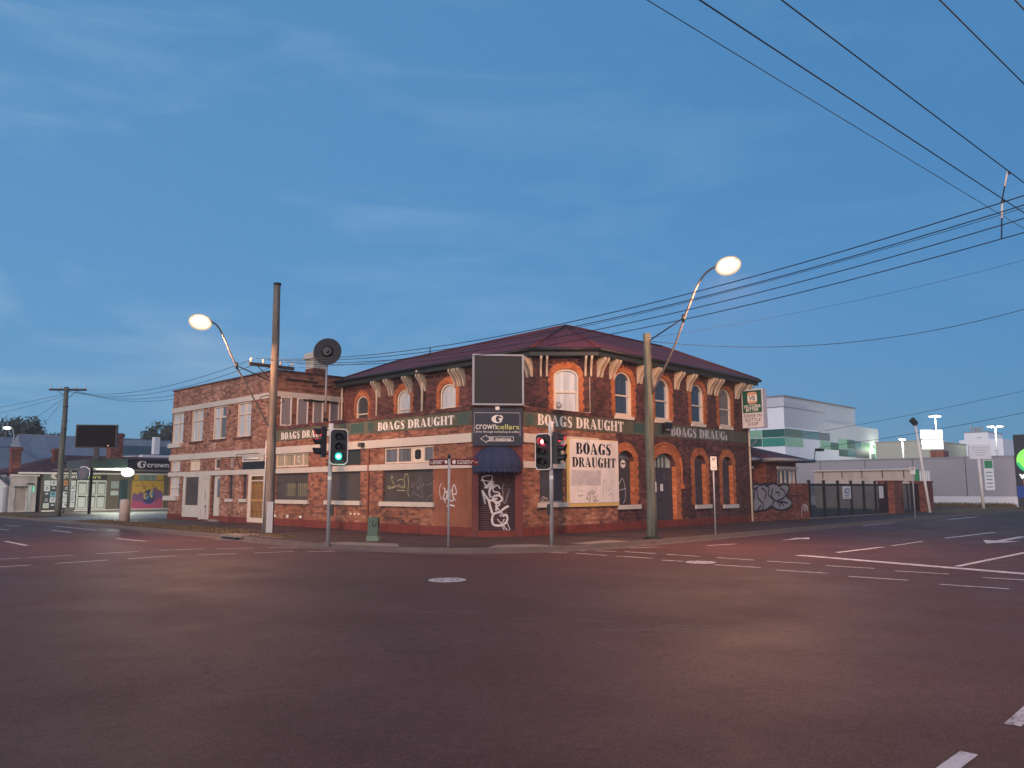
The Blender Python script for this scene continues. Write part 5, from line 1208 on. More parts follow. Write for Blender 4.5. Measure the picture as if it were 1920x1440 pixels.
MB().tube([(21.9, -.7, 3.2), (22.05, -.72, 3.7), (22.4, -.75, 3.85)], .025, 6).build('arm', 'black_metal', t); MB().box(22.3, 22.8, -.9, -.6, 3.72, 3.86).build('lamp_housing', 'black_metal', t)

# mesh fence with dark posts
fn = thing('mesh_fence', (27, -.45, .13), 'dark mesh fence with black posts between the graffiti wall and brick gate pier', 'fence')
MESH = NT('security_mesh')
_u = MESH.n('ShaderNodeSeparateXYZ', Vector=MESH.uv()); _a = MESH.math('LESS_THAN', MESH.math('FRACT', MESH.math('DIVIDE', _u.outputs[0], .075)), .3); _b = MESH.math('LESS_THAN', MESH.math('FRACT', MESH.math('DIVIDE', _u.outputs[1], .0127 * 5)), .4)
_tr = MESH.t.nodes.new('ShaderNodeBsdfTransparent'); _mx = MESH.t.nodes.new('ShaderNodeMixShader'); _o = MESH.t.nodes['Material Output']
MESH.b.inputs['Base Color'].default_value = (.016, .017, .019, 1)
MESH.t.links.new(MESH.math('MAXIMUM', _a, _b), _mx.inputs[0]); MESH.t.links.new(_tr.outputs[0], _mx.inputs[1]); MESH.t.links.new(MESH.b.outputs[0], _mx.inputs[2]); MESH.t.links.new(_mx.outputs[0], _o.inputs['Surface'])
FF = Fr(0, -.45, 1, 0); px_ = [21.65 + 1.88 * k for k in range(7)]
for k, x in enumerate(px_):
    MB().fbox(FF, x - .06, x + .06, .1, 2.12, -.05, .07).fbox(FF, x - .075, x + .075, 2.12, 2.16, -.065, .085).build('post', 'black_metal', fn)
    if k < 6:
        p = MB().fbox(FF, x + .06, px_[k + 1] - .06, .18, 1.95, 0, .008).build('mesh_panel', MESH.m, fn)
        MB().fbox(FF, x + .06, px_[k + 1] - .06, 1.86, 1.98, -.012, .03).fbox(FF, x + .06, px_[k + 1] - .06, .16, .22, -.012, .03).build('rail', 'black_metal', p)
MB().fbox(FF, 21.5, 33.0, .1, .17, -.06, .16).build('footing', 'concrete', fn)
t = thing('notice_board', (26.4, -.5, 1.2), 'blue and white ADS notice hung on the mesh fence', 'sign')
pn = MB().fbox(FF, 26.0, 27.15, 1.12, 1.84, .035, .05).build('panel', 'white_sign', t)
m = MB(); text(m, FF, 'ADS', 26.15, 27.0, 1.38, 1.74, .051, .02); m.fbox(FF, 26.15, 27.0, 1.28, 1.32, .0505, .0535); m.fbox(FF, 26.15, 27.0, 1.19, 1.22, .0505, .0535); m.build('lettering', mk('blue_letter', (.04, .09, .24), .6, .1, 5), pn)
t = thing('notice_board', (31.8, -.5, 1.2), 'small white notice on the mesh fence next to the gate pier', 'sign')
MB().fbox(FF, 31.6, 32.3, 1.1, 1.85, .035, .05).build('panel', 'white_sign', t)
for x0, x1, lb in ((33.0, 34.6, 'brick gate pier at the end of the mesh fence, left of the mesh gate'), (39.0, 40.6, 'brick gate pier right of the mesh gate, beside the lit pylon sign')):
    t = thing('gate_pier', ((x0 + x1) / 2, -.5, .13), lb, 'pillar', 'brick gate piers')
    MB().box(x0, x1, -.9, .1, .1, 2.12).build('shaft', 'brick_red', t); MB().box(x0 - .06, x1 + .06, -.96, .16, 2.12, 2.2).build('cap', 'brick_red', t)
t = thing('mesh_gate', (36.8, -.45, .13), 'double mesh gate hung between the two brick gate piers', 'gate')
for a, b in ((34.62, 36.78), (36.82, 38.98)):
    MB().fbox(FF, a, b, .2, 1.98, 0, .008).build('mesh_panel', MESH.m, t)
    MB().extrude(FF, [rectl(a, b, .16, 2.0), rectl(a + .06, b - .06, .24, 1.92)], -.02, .03, True).build('frame', 'black_metal', t)
# cream shed behind the fence
sh_ = thing('storage_shed', (46, 4, .13), 'long low cream shed with a green end post behind the mesh fence', 'shed')
FX = Fr(44, 0, 0, -1)
MB().wall(FX, -9.0, -1.3, .1, 3.08, []).build('wall', mk('cream_cladding', (.50, .41, .34), .7, .15, 1, dirt=.3), sh_)
MB().add([(43.8, 1.2, 3.16), (48, 1.2, 3.3), (48, 9.2, 3.3), (43.8, 9.2, 3.16)], [(0, 1, 2, 3)]).fbox(FX, -9.1, -1.2, 3.06, 3.17, .0, .2).build('roof', mk('pale_flashing', (.55, .48, .42), .6, .1, 2), sh_)
for k in range(5): MB().fbox(FX, -8.3 + 1.55 * k, -8.24 + 1.55 * k, 2.5, 3.06, .005, .05).build('gutter_strap', 'board', sh_)
MB().fbox(FX, -1.28, -1.02, .1, 3.1, -.1, .1).build('end_post', mk('green_post', (.03, .24, .10), .5, .1, 3), sh_)
MB().wall(FX, -1.0, -.25, .1, 2.98, [], d=-.05).build('roller_door', corrug('white_corrugated', (.72, .74, .74), .14), sh_)

# lit pylon sign
t = thing('pylon_sign', (36.0, -1.75, .13), 'leaning white pole carrying a brightly lit blank sign box and a floodlight', 'sign')
tp = Vector((35.75, -1.56, 5.85)); bs = Vector((36.2, -1.95, .1))
MB().tube([bs, tp], [.09, .07], 12).build('pole', 'white_sign', t)
e0 = Vector((.70, -.715, 0)); FPS = Fr(36.0, -1.81, .70, -.715)
lit = emis('lit_sign_face', (1.0, .95, .86), .62)
MB().fbox(FPS, -.02, 1.34, 4.93, 5.50, -.1, .1).build('upper_box', lit, t); MB().fbox(FPS, .02, 1.34, 4.24, 4.85, -.1, .1).build('lower_box', lit, t)
MB().fbox(FPS, -.2, 1.35, 4.855, 4.925, -.05, .05).fbox(FPS, -.2, .0, 4.4, 4.5, -.05, .05).build('bracket', 'galv', t)
f = Fr(35.75, -1.56, .7, -.7); m = MB().extrude(f, [[(-.32, 6.1), (.0, 5.75), (.16, 5.95), (-.12, 6.32)]], -.18, .12, True); m.build('floodlight', 'black_metal', t)
# concrete warehouse wall at the end
wh = thing('concrete_warehouse', (57, 6, .13), 'long low grey concrete panel building with a white plinth', 'building')
FK = Fr(56, 0, 0, -1)
GC = mk('grey_panels', (.34, .32, .335), .85, .08, .5)
for k in range(6):
    a = -22 + 4.2 * k + .03; b = min(-22 + 4.2 * (k + 1), 2.7)
    MB().fbox(FK, a, b - .03, 1.02, 4.25, -.4, 0).build('wall_panel', GC, wh)
MB().fbox(FK, -22, 2.7, 4.25, 4.38, -.45, .05).build('parapet', 'grey_metal', wh); MB().fbox(FK, -22, 2.7, .1, 1.0, -.4, .06).build('plinth', 'white_wall', wh)
MB().fbox(FK, -22, 2.7, 1.0, 1.02, -.3, -.1).wall(Fr(56.4, -2.7, 1, 0), 0, 20, .1, 4.25, []).build('end_wall', GC, wh)
# green logo wall at the right edge
t = thing('supermarket_sign_wall', (56, -4, .13), 'dark wall carrying a glowing green round emblem above a blue panel', 'sign')
MB().fbox(FK, 2.72, 6.5, .1, 6.05, -.5, .1).build('wall', mk('charcoal_cladding', (.035, .037, .045), .6, .15, 2), t)
em = MB().poly(FK, [ell(4.05, 3.95, 1.2, 1.05, 0, 352, 32)], .14).build('emblem', emis('lime_glow', (.22, .85, .10), .45), t)
MB().poly(FK, [ell(4.1, 4.0, .62, .58, 0, 350, 24)], .145).build('emblem_mark', 'black_metal', em)
m = MB().poly(FK, [ell(4.05, 3.95, 1.25, 1.12, 190, 290, 14) + ell(4.05, 3.95, 1.02, .9, 290, 190, 14)], .148); m.build('emblem_shade', emis('deep_green_glow', (.02, .45, .16), .3), em)
m = MB(); text(m, FK, 'wwwoo', 2.95, 5.6, 2.42, 2.82, .105, .03); m.build('lettering', emis('white_glow', (1, .98, .95), .5), t)
MB().fbox(FK, 3.2, 5.2, 1.95, 2.36, .11, .13).build('orange_strip', mk('terracotta_strip', (.55, .20, .11), .6, .1, 4), t)
bp = MB().fbox(FK, 2.73, 6.5, .9, 1.85, .11, .16).build('blue_panel', mk('blue_panel', (.02, .06, .24), .4, .1, 2, emit=(.02, .06, .24), estr=.05), t)
m = MB()
for a, b in (((3.95, 1.75), (3.3, 1.38)), ((3.3, 1.38), (3.95, 1.0))): m.stroke(FK, [a, b], .13, .165, False)
m.build('chevron', 'white_sign', bp)
t = thing('tenant_sign', (49.9, -1.75, .13), 'tall white post with a pale board and a green-topped list of tenants', 'sign')
f = Fr(49.85, -1.66, .70, -.715)
MB().tube([(49.85, -1.66, .1), (49.75, -1.6, 4.2)], .11, 10).build('post', 'white_sign', t)
p = MB().fbox(f, -.85, .85, 3.95, 5.05, .0, .12).build('top_board', 'white_wall', t)
m = MB()
for k in range(4): m.fbox(f, -.65 + .1 * k, .65 - .1 * k, 4.78 - k * .19, 4.84 - k * .19, .1205, .124)
m.build('lettering', mk('faint_letter', (.45, .47, .50), .7, .05, 3), p)
p = MB().fbox(f, .22, .95, 1.55, 3.87, .0, .1).build('tenant_board', 'white_wall', t)
MB().fbox(f, .27, .90, 3.22, 3.82, .101, .106).build('green_header', mk('green_header', (.03, .28, .11), .5, .1, 3), p)
m = MB()
for k in range(3): m.fbox(f, .33, .84, 3.32 + k * .17, 3.40 + k * .17, .1065, .11)
for k in range(5): m.fbox(f, .34, .82, 1.75 + k * .28, 1.82 + k * .28, .1005, .104)
m.build('lettering', mk('green_letter', (.05, .16, .10), .6, .1, 5), p)

# big white building with green panels
wb = thing('white_warehouse', (75, 25, .13), 'big white box building with a chequer band of green panels', 'building')
WG = mk('pale_grey_cladding', (.52, .54, .58), .7, .06, .3); WW = mk('white_cladding', (.78, .79, .83), .7, .05, .3)
FA = Fr(61.4, 19.6, 1, 0); FB_ = Fr(61.4, 19.6, 0, -1)
MB().wall(FA, 0, 27.2, .1, 8.25, []).wall(FA, 0, 10.4, 8.25, 10.4, []).wall(FB_, -12, 0, .1, 10.4, []).wall(Fr(88.6, 19.6, 0, 1), 0, 12, .1, 8.25, []).build('wall', WW, wb)
MB().fbox(FA, 0, 10.4, 10.4, 10.5, -.3, .05).fbox(FB_, -12, 0, 10.4, 10.5, -.3, .05).build('parapet', 'grey_metal', wb)
MB().wall(FA, 0, 10.4, 8.28, 10.38, [], d=.006).build('grey_cladding', WG, wb)
MB().box(64.9, 85.2, 21.2, 34, 8.2, 12.0).build('upper_storey', WG, wb); MB().box(64.7, 85.4, 21.0, 34, 12.0, 12.12).build('parapet', 'grey_metal', wb)
MB().box(85.2, 88.6, 20.2, 32, 8.2, 9.3).build('upper_storey', WG, wb)
MB().wall(FA, 10.4, 27.2, 7.2, 9.4, [], d=.008).build('grey_cladding', WG, wb)
GP = {'d': mk('dark_green_panel', (.015, .105, .082), .5, .08, 1), 'm': mk('mid_green_panel', (.035, .25, .19), .5, .08, 1), 'l': mk('light_green_panel', (.20, .44, .30), .5, .08, 1), 's': mk('slate_panel', (.10, .125, .165), .5, .08, 1), 't': mk('teal_panel', (.04, .19, .23), .5, .08, 1)}
for f, a, b, z0, z1, c in ((FB_, -4.5, -2.66, 7.2, 8.05, 'l'), (FB_, -4.5, -2.66, 6.25, 7.14, 'd'), (FB_, -2.6, 0, 7.2, 8.05, 'd'), (FB_, -2.6, 0, 6.2, 7.14, 'm'),
     (FA, .02, 4.3, 7.2, 8.1, 'd'), (FA, 4.32, 8.4, 7.2, 8.1, 't'), (FA, 8.42, 11.6, 7.2, 8.1, 's'), (FA, .02, 4.3, 6.2, 7.15, 'l'), (FA, 8.9, 11.6, 6.2, 7.15, 'l'), (FA, 11.7, 14.0, 6.2, 7.1, 'd'), (FA, 14.05, 16.6, 6.4, 7.6, 'l'), (FA, 16.65, 19, 6.5, 7.6, 'd'), (FA, 19.05, 21.0, 6.4, 7.5, 't'), (FA, 21.05, 24, 6.5, 7.4, 'l'), (FA, 14.05, 16.6, 5.5, 6.35, 'd'), (FA, 16.65, 19, 5.5, 6.45, 't'), (FA, 19.05, 23.5, 5.45, 6.35, 's'), (FA, 25.2, 26.6, 6.2, 7.2, 'l'), (FA, 24.3, 25.6, 5.3, 6.15, 's'), (FA, 25.65, 27.1, 5.3, 6.15, 'l')):
    MB().fbox(f, a, b, z0, z1, .012, .03).build('panel', GP[c], wb)
MB().wall(FA, -1, 4.5, .1, 4.6, [], d=.5).build('lower_wall', WG, wb)
bb = thing('beige_building', (82, 14, .13), 'plain beige flat-roofed building washed by lamplight beyond the concrete wall', 'building')
MB().box(80.7, 95, 11, 17.2, .1, 7.2).build('wall', mk('beige_render', (.34, .34, .30), .8, .1, .5), bb)
m = MB().box(80.6, 95.1, 10.9, 17.3, 7.2, 7.3); m.build('parapet', 'grey_metal', bb); MB().box(80.5, 82.4, 9.6, 11, .1, 6.0).build('side_wall', 'brick_red', bb)
hb = thing('white_block', (115, 15, .13), 'stepped white block with roof aerials far behind the concrete wall', 'building')
HX = Fr(112, 0, 0, -1)
MB().fbox(HX, -18.4, -10.6, .1, 8.0, -14, 0).fbox(HX, -16.3, -10.6, 8.0, 8.75, -12, 0).fbox(HX, -15.6, -12.4, 8.75, 9.8, -8, 0).build('wall', mk('bright_render', (.80, .80, .84), .8, .04, .4), hb)
MB().fbox(HX, -15.7, -12.3, 9.8, 9.92, -8, .1).build('parapet', 'grey_metal', hb)
m = MB()
for k, (a, h) in enumerate(((-14.6, .95), (-14.2, .7), (-13.9, .6), (-13.6, .75), (-13.2, .7))): m.box(112.2, 112.5, -a - .1, -a + .1, 9.9, 9.9 + h)
m.build('roof_aerial', 'galv', hb)
m = MB().fbox(HX, -16.9, -16.3, 6.75, 6.95, .002, .02).fbox(HX, -13.9, -13.3, 9.0, 9.06, .002, .02).fbox(HX, -11.8, -11.2, 7.0, 7.06, .002, .02); m.build('window', 'black_metal', hb)
COOL = emis('cool_lamp', (.92, 1.0, .97), 1.0)
def car_park_lamp(x, y, z, heads, label, r=.28):
    t = thing('car_park_lamp', (x, y, .13), label, 'lamp post', 'white car park lamps')
    MB().tube([(x, y, .1), (x, y, z)], [.1, .07], 8).build('pole', 'galv', t)
    li = bpy.data.lights.new('lamp_light', 'POINT'); li.energy = 260; li.color = (.93, 1, .80); li.shadow_soft_size = .25; lo_ = bpy.data.objects.new('lamp_light', li); COL.objects.link(lo_); lo_.parent = t; lo_.location = Vector((x, y, z - .45)) - Vector(t['_w']) - Vector((.4, 0, 0))
    for dx in heads:
        e_ = Vector((x, y, z)) + Vector((.7, -.715, 0)) * dx
        MB().tube([(x, y, z - .05), e_ + Vector((0, 0, .02))], .04, 6).build('arm', 'galv', t)
        MB().ellipsoid(e_ + Vector((0, 0, .06)), (r * 1.25, r * 1.25, r * .3), 12, 6).build('lantern', 'grey_metal', t); MB().ellipsoid(e_ - Vector((0, 0, .02)), (r * 1.1, r * 1.1, r * .4), 12, 6).build('glow_bowl', COOL, t)
car_park_lamp(88.9, 12.65, 10.7, (-.45, .35), 'tall white car park lamp directly above the lit pylon sign', .38); car_park_lamp(94.1, 7.3, 9.4, (-.65, .65), 'twin-headed white car park lamp in front of the stepped white block', .36); car_park_lamp(75.35, 12.3, 7.2, (0,), 'single white car park lamp before the beige building', .36)
li = bpy.data.lights.new('wall_wash', 'POINT'); li.energy = 90; li.color = (.9, 1, .72); li.shadow_soft_size = .3; lo_ = bpy.data.objects.new('wall_wash', li); COL.objects.link(lo_); lo_.location = (86.5, 18.6, 6.6)
t = thing('wall_lamp', (86.5, 19.5, 6.9), 'small lit wall lamp at the end of the green chequer panels', 'lamp'); MB().fbox(FA, 24.9, 25.3, 6.85, 7.0, .03, .35).build('lamp_housing', 'grey_metal', t)

# ------------------------------------------------------------------ left-hand street beyond the brick block
p3 = pole(-4.15, 35.6, 8.15, .20, .13, 'grey timber pole with a crossarm before the drive-through shop', 'timber_old')
crossarm(p3, -4.15, 35.6, 8.0, 1.12, ax=(.75, -.66))
m = MB()
for z in (6.0, 5.5, 6.9): m.tube([(-4.15 - .18, 35.55, z), (-4.15 + .15, 35.4, z)], .03, 5)
m.build('step_iron', 'black_metal', p3)
for k, (b, sg, lb) in enumerate((((-9.5, 58, 7.2), .3, 'upper faint wire leaving the far pole toward the left edge'), ((-9.5, 60, 6.9), .5, 'lower faint wire leaving the far pole toward the left edge'), ((-1.5, 66, 5.4), .1, 'thin service line from the far pole to the grey roofs'), ((.5, 64, 5.2), .1, 'second thin service line from the far pole to the grey roofs'))): wire((-4.3, 35.7, 7.7 - .15 * k), b, sg, lb, .011, 14)

sp = thing('bottle_shop', (2, 52, .13), 'red-roofed drive-through bottle shop with black sign wall, white doors and a bright mural', 'building')
FT = Fr(0, 48, 1, 0)
MB().wall(FT, -1.75, 14, .1, 3.1, []).wall(Fr(-1.75, 58, 0, -1), 0, 10, .1, 3.1, []).build('wall', mk('brown_render', (.16, .125, .09), .8, .15, 1), sp)
m = MB().add([(-3.6, 47.5, 3.02), (14, 47.5, 3.02), (14, 58, 3.02), (-3.6, 58, 3.02), (.6, 52.6, 4.55), (12, 52.6, 4.55)], [(0, 1, 5, 4), (1, 2, 5), (2, 3, 4, 5), (3, 0, 4)]); m.build('roof', corrug('dull_red_roof', (.105, .032, .034), .25, .8, .25, .03), sp)
MB().fbox(FT, -3.5, 14, 2.92, 3.04, .4, .55).build('gutter', 'white_sign', sp)
MB().fbox(FT, -1.72, 2.78, .25, 2.50, .01, .04).build('dark_panel', 'black_metal', sp)
sg = MB().fbox(FT, -1.72, 2.78, 2.50, 3.05, .01, .07).build('sign_board', 'black_metal', sp)
m = MB(); text(m, FT, 'crown', -.5, .72, 2.60, 2.86, .071, .03); m.build('lettering', 'white_letter', sg)
m = MB(); text(m, FT, 'cellars', .78, 2.3, 2.60, 2.92, .071, .03); m.build('lettering', bpy.data.materials['lime_letter'], sg)
emblem(FT, -.85, 2.78, .75, .46, .072, sg, 'white_letter', 'black_metal')
cols = {'w': mk('white_poster', (.62, .63, .64), .6, .08, 4), 'o': mk('orange_poster', (.55, .20, .05), .6, .08, 4), 'b': mk('blue_poster', (.16, .36, .44), .6, .1, 4), 'k': mk('dark_poster', (.035, .035, .04), .6, .1, 4), 'c': mk('cream_poster', (.52, .54, .44), .6, .1, 4)}
grid = ['wwwow', 'wkwkw', 'kbkww', 'kwwww', 'ckkww']
for r_, row in enumerate(grid):
    for c_, ch_ in enumerate(row):
        a = -1.62 + c_ * .44; z = 2.06 - r_ * .42
        pp = MB().fbox(FT, a, a + .40, z, z + .38, .041, .055).build('poster', cols[ch_], sp)
        m = MB(); m.fbox(FT, a + .08, a + .32, z + .1 + .04 * ((r_ + c_) % 3), z + .15 + .04 * ((r_ + c_) % 3), .056, .058).fbox(FT, a + .12, a + .28, z + .24, z + .30, .056, .058) if ch_ != 'b' else m.lathe(FT.P(a + .2, z + .22, .056), FT.n, [(0, .09), (.002, .09)], 10); m.build('poster_print', cols['k' if ch_ in 'wocb' else 'w'] if (r_ * 3 + c_) % 4 else cols['c'], pp)
wd = MB().fbox(FT, .62, 2.76, .25, 2.48, .045, .09).build('panelled_door', mk('white_door', (.60, .63, .58), .6, .06, 3), sp)
for i in range(3):
    for j in range(2):
        a = .72 + i * .69; z = .36 + j * 1.04
        MB().extrude(FT, [rectl(a, a + .58, z, z + .92), rectl(a + .035, a + .545, z + .03, z + .82)], .09, .1).build('door_panel', 'black_metal', wd)
MB().fbox(FT, 3.75, 4.35, .2, 2.55, .01, .1).build('fridge', glass('fridge_glass', (.03, .07, .075), .1, .5, .5), sp)
for z, mt in ((1.95, 'w'), (1.2, 'c')): MB().fbox(FT, 3.12, 3.7, z - (.35 if mt == 'c' else .55) + .45, z + .45, .01, .04).build('poster', mk('sage_poster', (.34, .40, .38), .6, .05, 3) if mt == 'w' else mk('pale_poster', (.55, .60, .58), .6, .05, 3), sp)
mu = MB().fbox(FT, 4.72, 7.25, .22, 2.46, .01, .06).build('mural', mk('mural_yellow', (.62, .36, .05), .7, .12, 1.5), sp)
mz = lambda l: [(4.72 + (x - 440) / 560 * 2.53, 2.46 - (y - 590) / 495 * 2.24) for x, y in l]
MB().poly(FT, [mz([(443, 1082), (450, 830), (485, 805), (520, 825), (545, 835), (590, 775), (640, 815), (700, 760), (800, 745), (850, 690), (880, 740), (940, 770), (992, 820), (985, 1082)])], .063).build('mural_paint', mk('mural_purple', (.20, .09, .22), .7, .12, 2), mu)
MB().poly(FT, [mz([(443, 1082), (450, 930), (520, 950), (600, 960), (660, 1000), (760, 1010), (850, 980), (900, 910), (985, 890), (985, 1082)])], .066).build('mural_paint', mk('mural_pink', (.50, .085, .18), .7, .12, 2), mu)
MB().poly(FT, [mz([(x, y) for x, y in ell(742, 872, 105, 125, 0, 345, 22)])], .069).build('mural_paint', mk('mural_blue', (.03, .05, .16), .7, .12, 2), mu)
m = MB()
for cx_, cy_, rx, ry in ((685, 865, 42, 55), (790, 825, 38, 70)): m.poly(FT, [mz(ell(cx_, cy_, rx, ry, 50, 310, 16) + ell(cx_ + 12, cy_, rx * .6, ry * .72, 310, 50, 14))], .072)
m.build('mural_paint', mk('mural_gold', (.70, .50, .14), .7, .1, 2), mu)
m = MB()
for cx_, cy_ in ((715, 880), (797, 830)): m.poly(FT, [mz(ell(cx_, cy_, 22, 34, 0, 345, 14))], .0725)
m.build('mural_paint', mk('mural_sky', (.12, .30, .42), .7, .1, 2), mu)
m = MB()
for st_ in ([(500, 690), (530, 670), (560, 690)], [(600, 620), (620, 680), (660, 700)], [(640, 715), (660, 690), (680, 720), (655, 740), (640, 715)], [(780, 660), (800, 690), (830, 680)]): m.stroke(FT, mz(st_), .05, .0705)
m.build('mural_paint', mk('mural_brown', (.14, .055, .04), .7, .1, 2), mu)
MB().fbox(FT, 4.85, 7.2, 2.52, 3.0, .01, .05).build('mural', bpy.data.materials['mural_yellow'], sp)
MB().fbox(FT, 5.2, 6.6, 2.50, 3.0, .052, .07).build('glass_panel', glass('hall_glass', (.22, .28, .26), .08, .3, .6), sp)
MB().fbox(FT, -1.7, 9, .1, .22, .01, .35).build('white_kerb', 'white_sign', sp)
# front canopy of the drive-through
cn = thing('drive_through_canopy', (0, 40, .13), 'dark flat canopy on posts over the drive-through forecourt with a green and a black fascia', 'canopy')
FCN = Fr(0, 38.75, 1, 0); FCL = Fr(-1.4, 38.75, 0, -1)
MB().fbox(FCN, -1.38, .9, 3.22, 3.86, .0, .12).build('green_fascia', mk('green_fascia', (.075, .13, .09), .6, .2, 1.5), cn)
bf = MB().fbox(FCN, .92, 9.0, 3.12, 3.86, -.02, .1).build('black_fascia', 'panel_navy', cn)
m = MB(); text(m, FCN, 'crown', 2.22, 3.74, 3.30, 3.56, .101, .02); text(m, FCN, 'cellars', 3.82, 5.5, 3.30, 3.62, .101, .02); m.build('lettering', 'white_letter', bf)
emblem(FCN, 1.85, 3.49, .62, .50, .102, bf, 'white_letter', 'panel_navy')
gf = MB().fbox(FCL, -4.85, .0, 3.22, 3.78, .0, .1).build('grey_fascia', mk('slate_fascia', (.06, .075, .085), .6, .2, 1.5), cn)
MB().fbox(FCL, -.9, -.12, 3.26, 3.74, .1, .11).build('badge', 'board', gf)
MB().box(-1.38, 9, 38.8, 47.5, 3.7, 3.8).build('roof', 'fascia', cn); MB().box(-1.3, 9, 38.85, 47.4, 3.2, 3.24).build('soffit', mk('soffit_paint', (.30, .30, .27), .8, .1, 1), cn)
for x, y in ((-1.32, 38.85), (-1.32, 43.2)): MB().box(x - .08, x + .08, y - .08, y + .08, .1, 3.25).build('post', 'black_metal', cn)
MB().box(-1.6, -1.0, 42.9, 43.5, .1, .5).build('post_base', 'board', cn)
m = MB().fbox(FCN, -.9, 1.4, 3.08, 3.16, -.5, -.35); m.build('strip_light', emis('warm_tube', (1, .92, .75), .7), cn)
fl = thing('security_light', (.95, 38.6, 3.0), 'glaring white security light under the canopy fascia', 'lamp')
MB().fbox(FCN, .72, 1.1, 3.0, 3.12, .02, .3).build('lamp_housing', 'black_metal', fl)
MB().ellipsoid(FCN.P(.9, 2.93, .2), (.42, .32, .30), 14, 8).build('bulb', emis('flood_glow', (1.0, 1.0, .90), 2), fl)  # bulb enlarged to the width of its glare
li = bpy.data.lights.new('flood_light', 'POINT'); li.energy = 480; li.color = (.95, 1, .84); li.shadow_soft_size = .15; lo_ = bpy.data.objects.new('flood_light', li); COL.objects.link(lo_); lo_.parent = fl; lo_.location = FCN.P(.9, 2.6, -1.2) - Vector(fl['_w'])
rs = thing('round_sign', (-1.6, 38.6, 2.7), 'round slate-blue hanging sign beneath the canopy corner', 'sign')
fr_ = Fr(-1.75, 38.6, .7, -.7)
MB().lathe(fr_.P(-.05, 2.80, .2), fr_.n, [(0, .42), (.06, .42), (.08, .36)], 28).build('disc', mk('slate_disc', (.065, .085, .12), .5, .15, 3), rs)
MB().lathe(fr_.P(-.05, 2.80, .285), fr_.n, [(0, .25), (.01, .25)], 24).build('disc_centre', 'panel_navy', rs); m = MB().stroke(fr_, [(-.25, 3.2), (.05, 3.27), (.3, 3.15), (.4, 2.95)], .06, .3); m.build('swoosh', 'white_letter', rs); MB().tube([fr_.P(-.05, 3.2, .22), fr_.P(-.05, 3.3, .22)], .03, 6).build('hanger', 'black_metal', rs)
bs_ = thing('screen_sign', (-1.3, 38.9, 3.8), 'blank black screen sign on a short post above the drive-through canopy', 'sign')
fs_ = Fr(-1.32, 38.6, .8, -.6)
MB().fbox(fs_, -1.15, 1.35, 4.58, 6.05, -.12, .12).build('panel', 'screen_black', bs_)
MB().extrude(fs_, [rectl(-1.2, 1.4, 4.53, 6.1), rectl(-1.13, 1.33, 4.6, 6.03)], -.14, .14, True).build('frame', 'black_metal', bs_)
MB().fbox(fs_, .0, .28, 3.78, 4.53, -.12, .1).build('post', 'black_metal', bs_); MB().fbox(fs_, .86, .92, 4.66, 4.71, .121, .13).build('status_light', emis('tiny_red', (1, .3, .25), 1), bs_)
# whitewashed cottage front at the far left
ct = thing('whitewashed_cottage', (-2.7, 50, .13), 'old whitewashed shopfront annex with a boarded window and small awning', 'building')
FQ = Fr(0, 48.2, 1, 0)
MB().wall(FQ, -3.75, -2.05, .1, 2.75, [rectl(-3.45, -2.75, .25, 1.9)], .1).wall(Fr(-3.75, 54, 0, -1), 0, 5.8, .1, 2.75, []).wall(Fr(-2.05, 48.2, 0, 1), 0, 3, .1, 2.75, []).build('wall', mk('peeling_whitewash', (.50, .43, .40), .85, .25, 1.5, dirt=.5), ct)
w = MB().fbox(FQ, -3.45, -2.75, .25, 1.9, -.1, -.06).build('boarded_door', mk('pale_boards', (.34, .27, .23), .8, .2, 3, dirt=.4), ct)
MB().fbox(FQ, -3.5, -2.7, 1.92, 2.02, .0, .3).build('hood', 'board', ct); MB().add([FQ.P(-2.75, 2.25, .0), FQ.P(-2.25, 2.25, .0), FQ.P(-2.3, 2.12, .5), FQ.P(-2.7, 2.12, .5)], [(0, 1, 2, 3)]).build('awning', 'board', ct)
MB().fbox(FQ, -2.62, -2.4, .3, 2.1, .005, .03).build('door', 'grey_metal', ct)
MB().fbox(FQ, -2.32, -2.22, 1.6, 2.0, .01, .1).build('lit_sign', emis('teal_sign', (.1, .6, .45), .25), ct)
MB().fbox(FQ, -3.85, -1.95, 2.75, 2.87, .0, .22).build('eaves_board', 'white_sign', ct)
ws = thing('white_shed', (-4.3, 50, .13), 'white gabled shed with a steep grey roof at the left edge', 'shed')
MB().poly(Fr(0, 48.6, 1, 0), [[(-6.5, .1), (-3.8, .1), (-3.8, 2.0), (-4.3, 2.5), (-6.5, 2.5)]], 0).build('wall', 'white_wall', ws); MB().wall(Fr(0, 48.5, 1, 0), -4.05, -3.78, .1, 1.95, []).build('gate', 'grey_metal', ws)
MB().add([(-4.6, 48.3, 3.05), (-3.7, 48.3, 1.95), (-3.7, 58, 1.95), (-4.6, 58, 3.05), (-7, 48.3, 3.05), (-7, 58, 3.05)], [(0, 1, 2, 3), (4, 0, 3, 5)]).build('roof', 'roof_grey', ws)
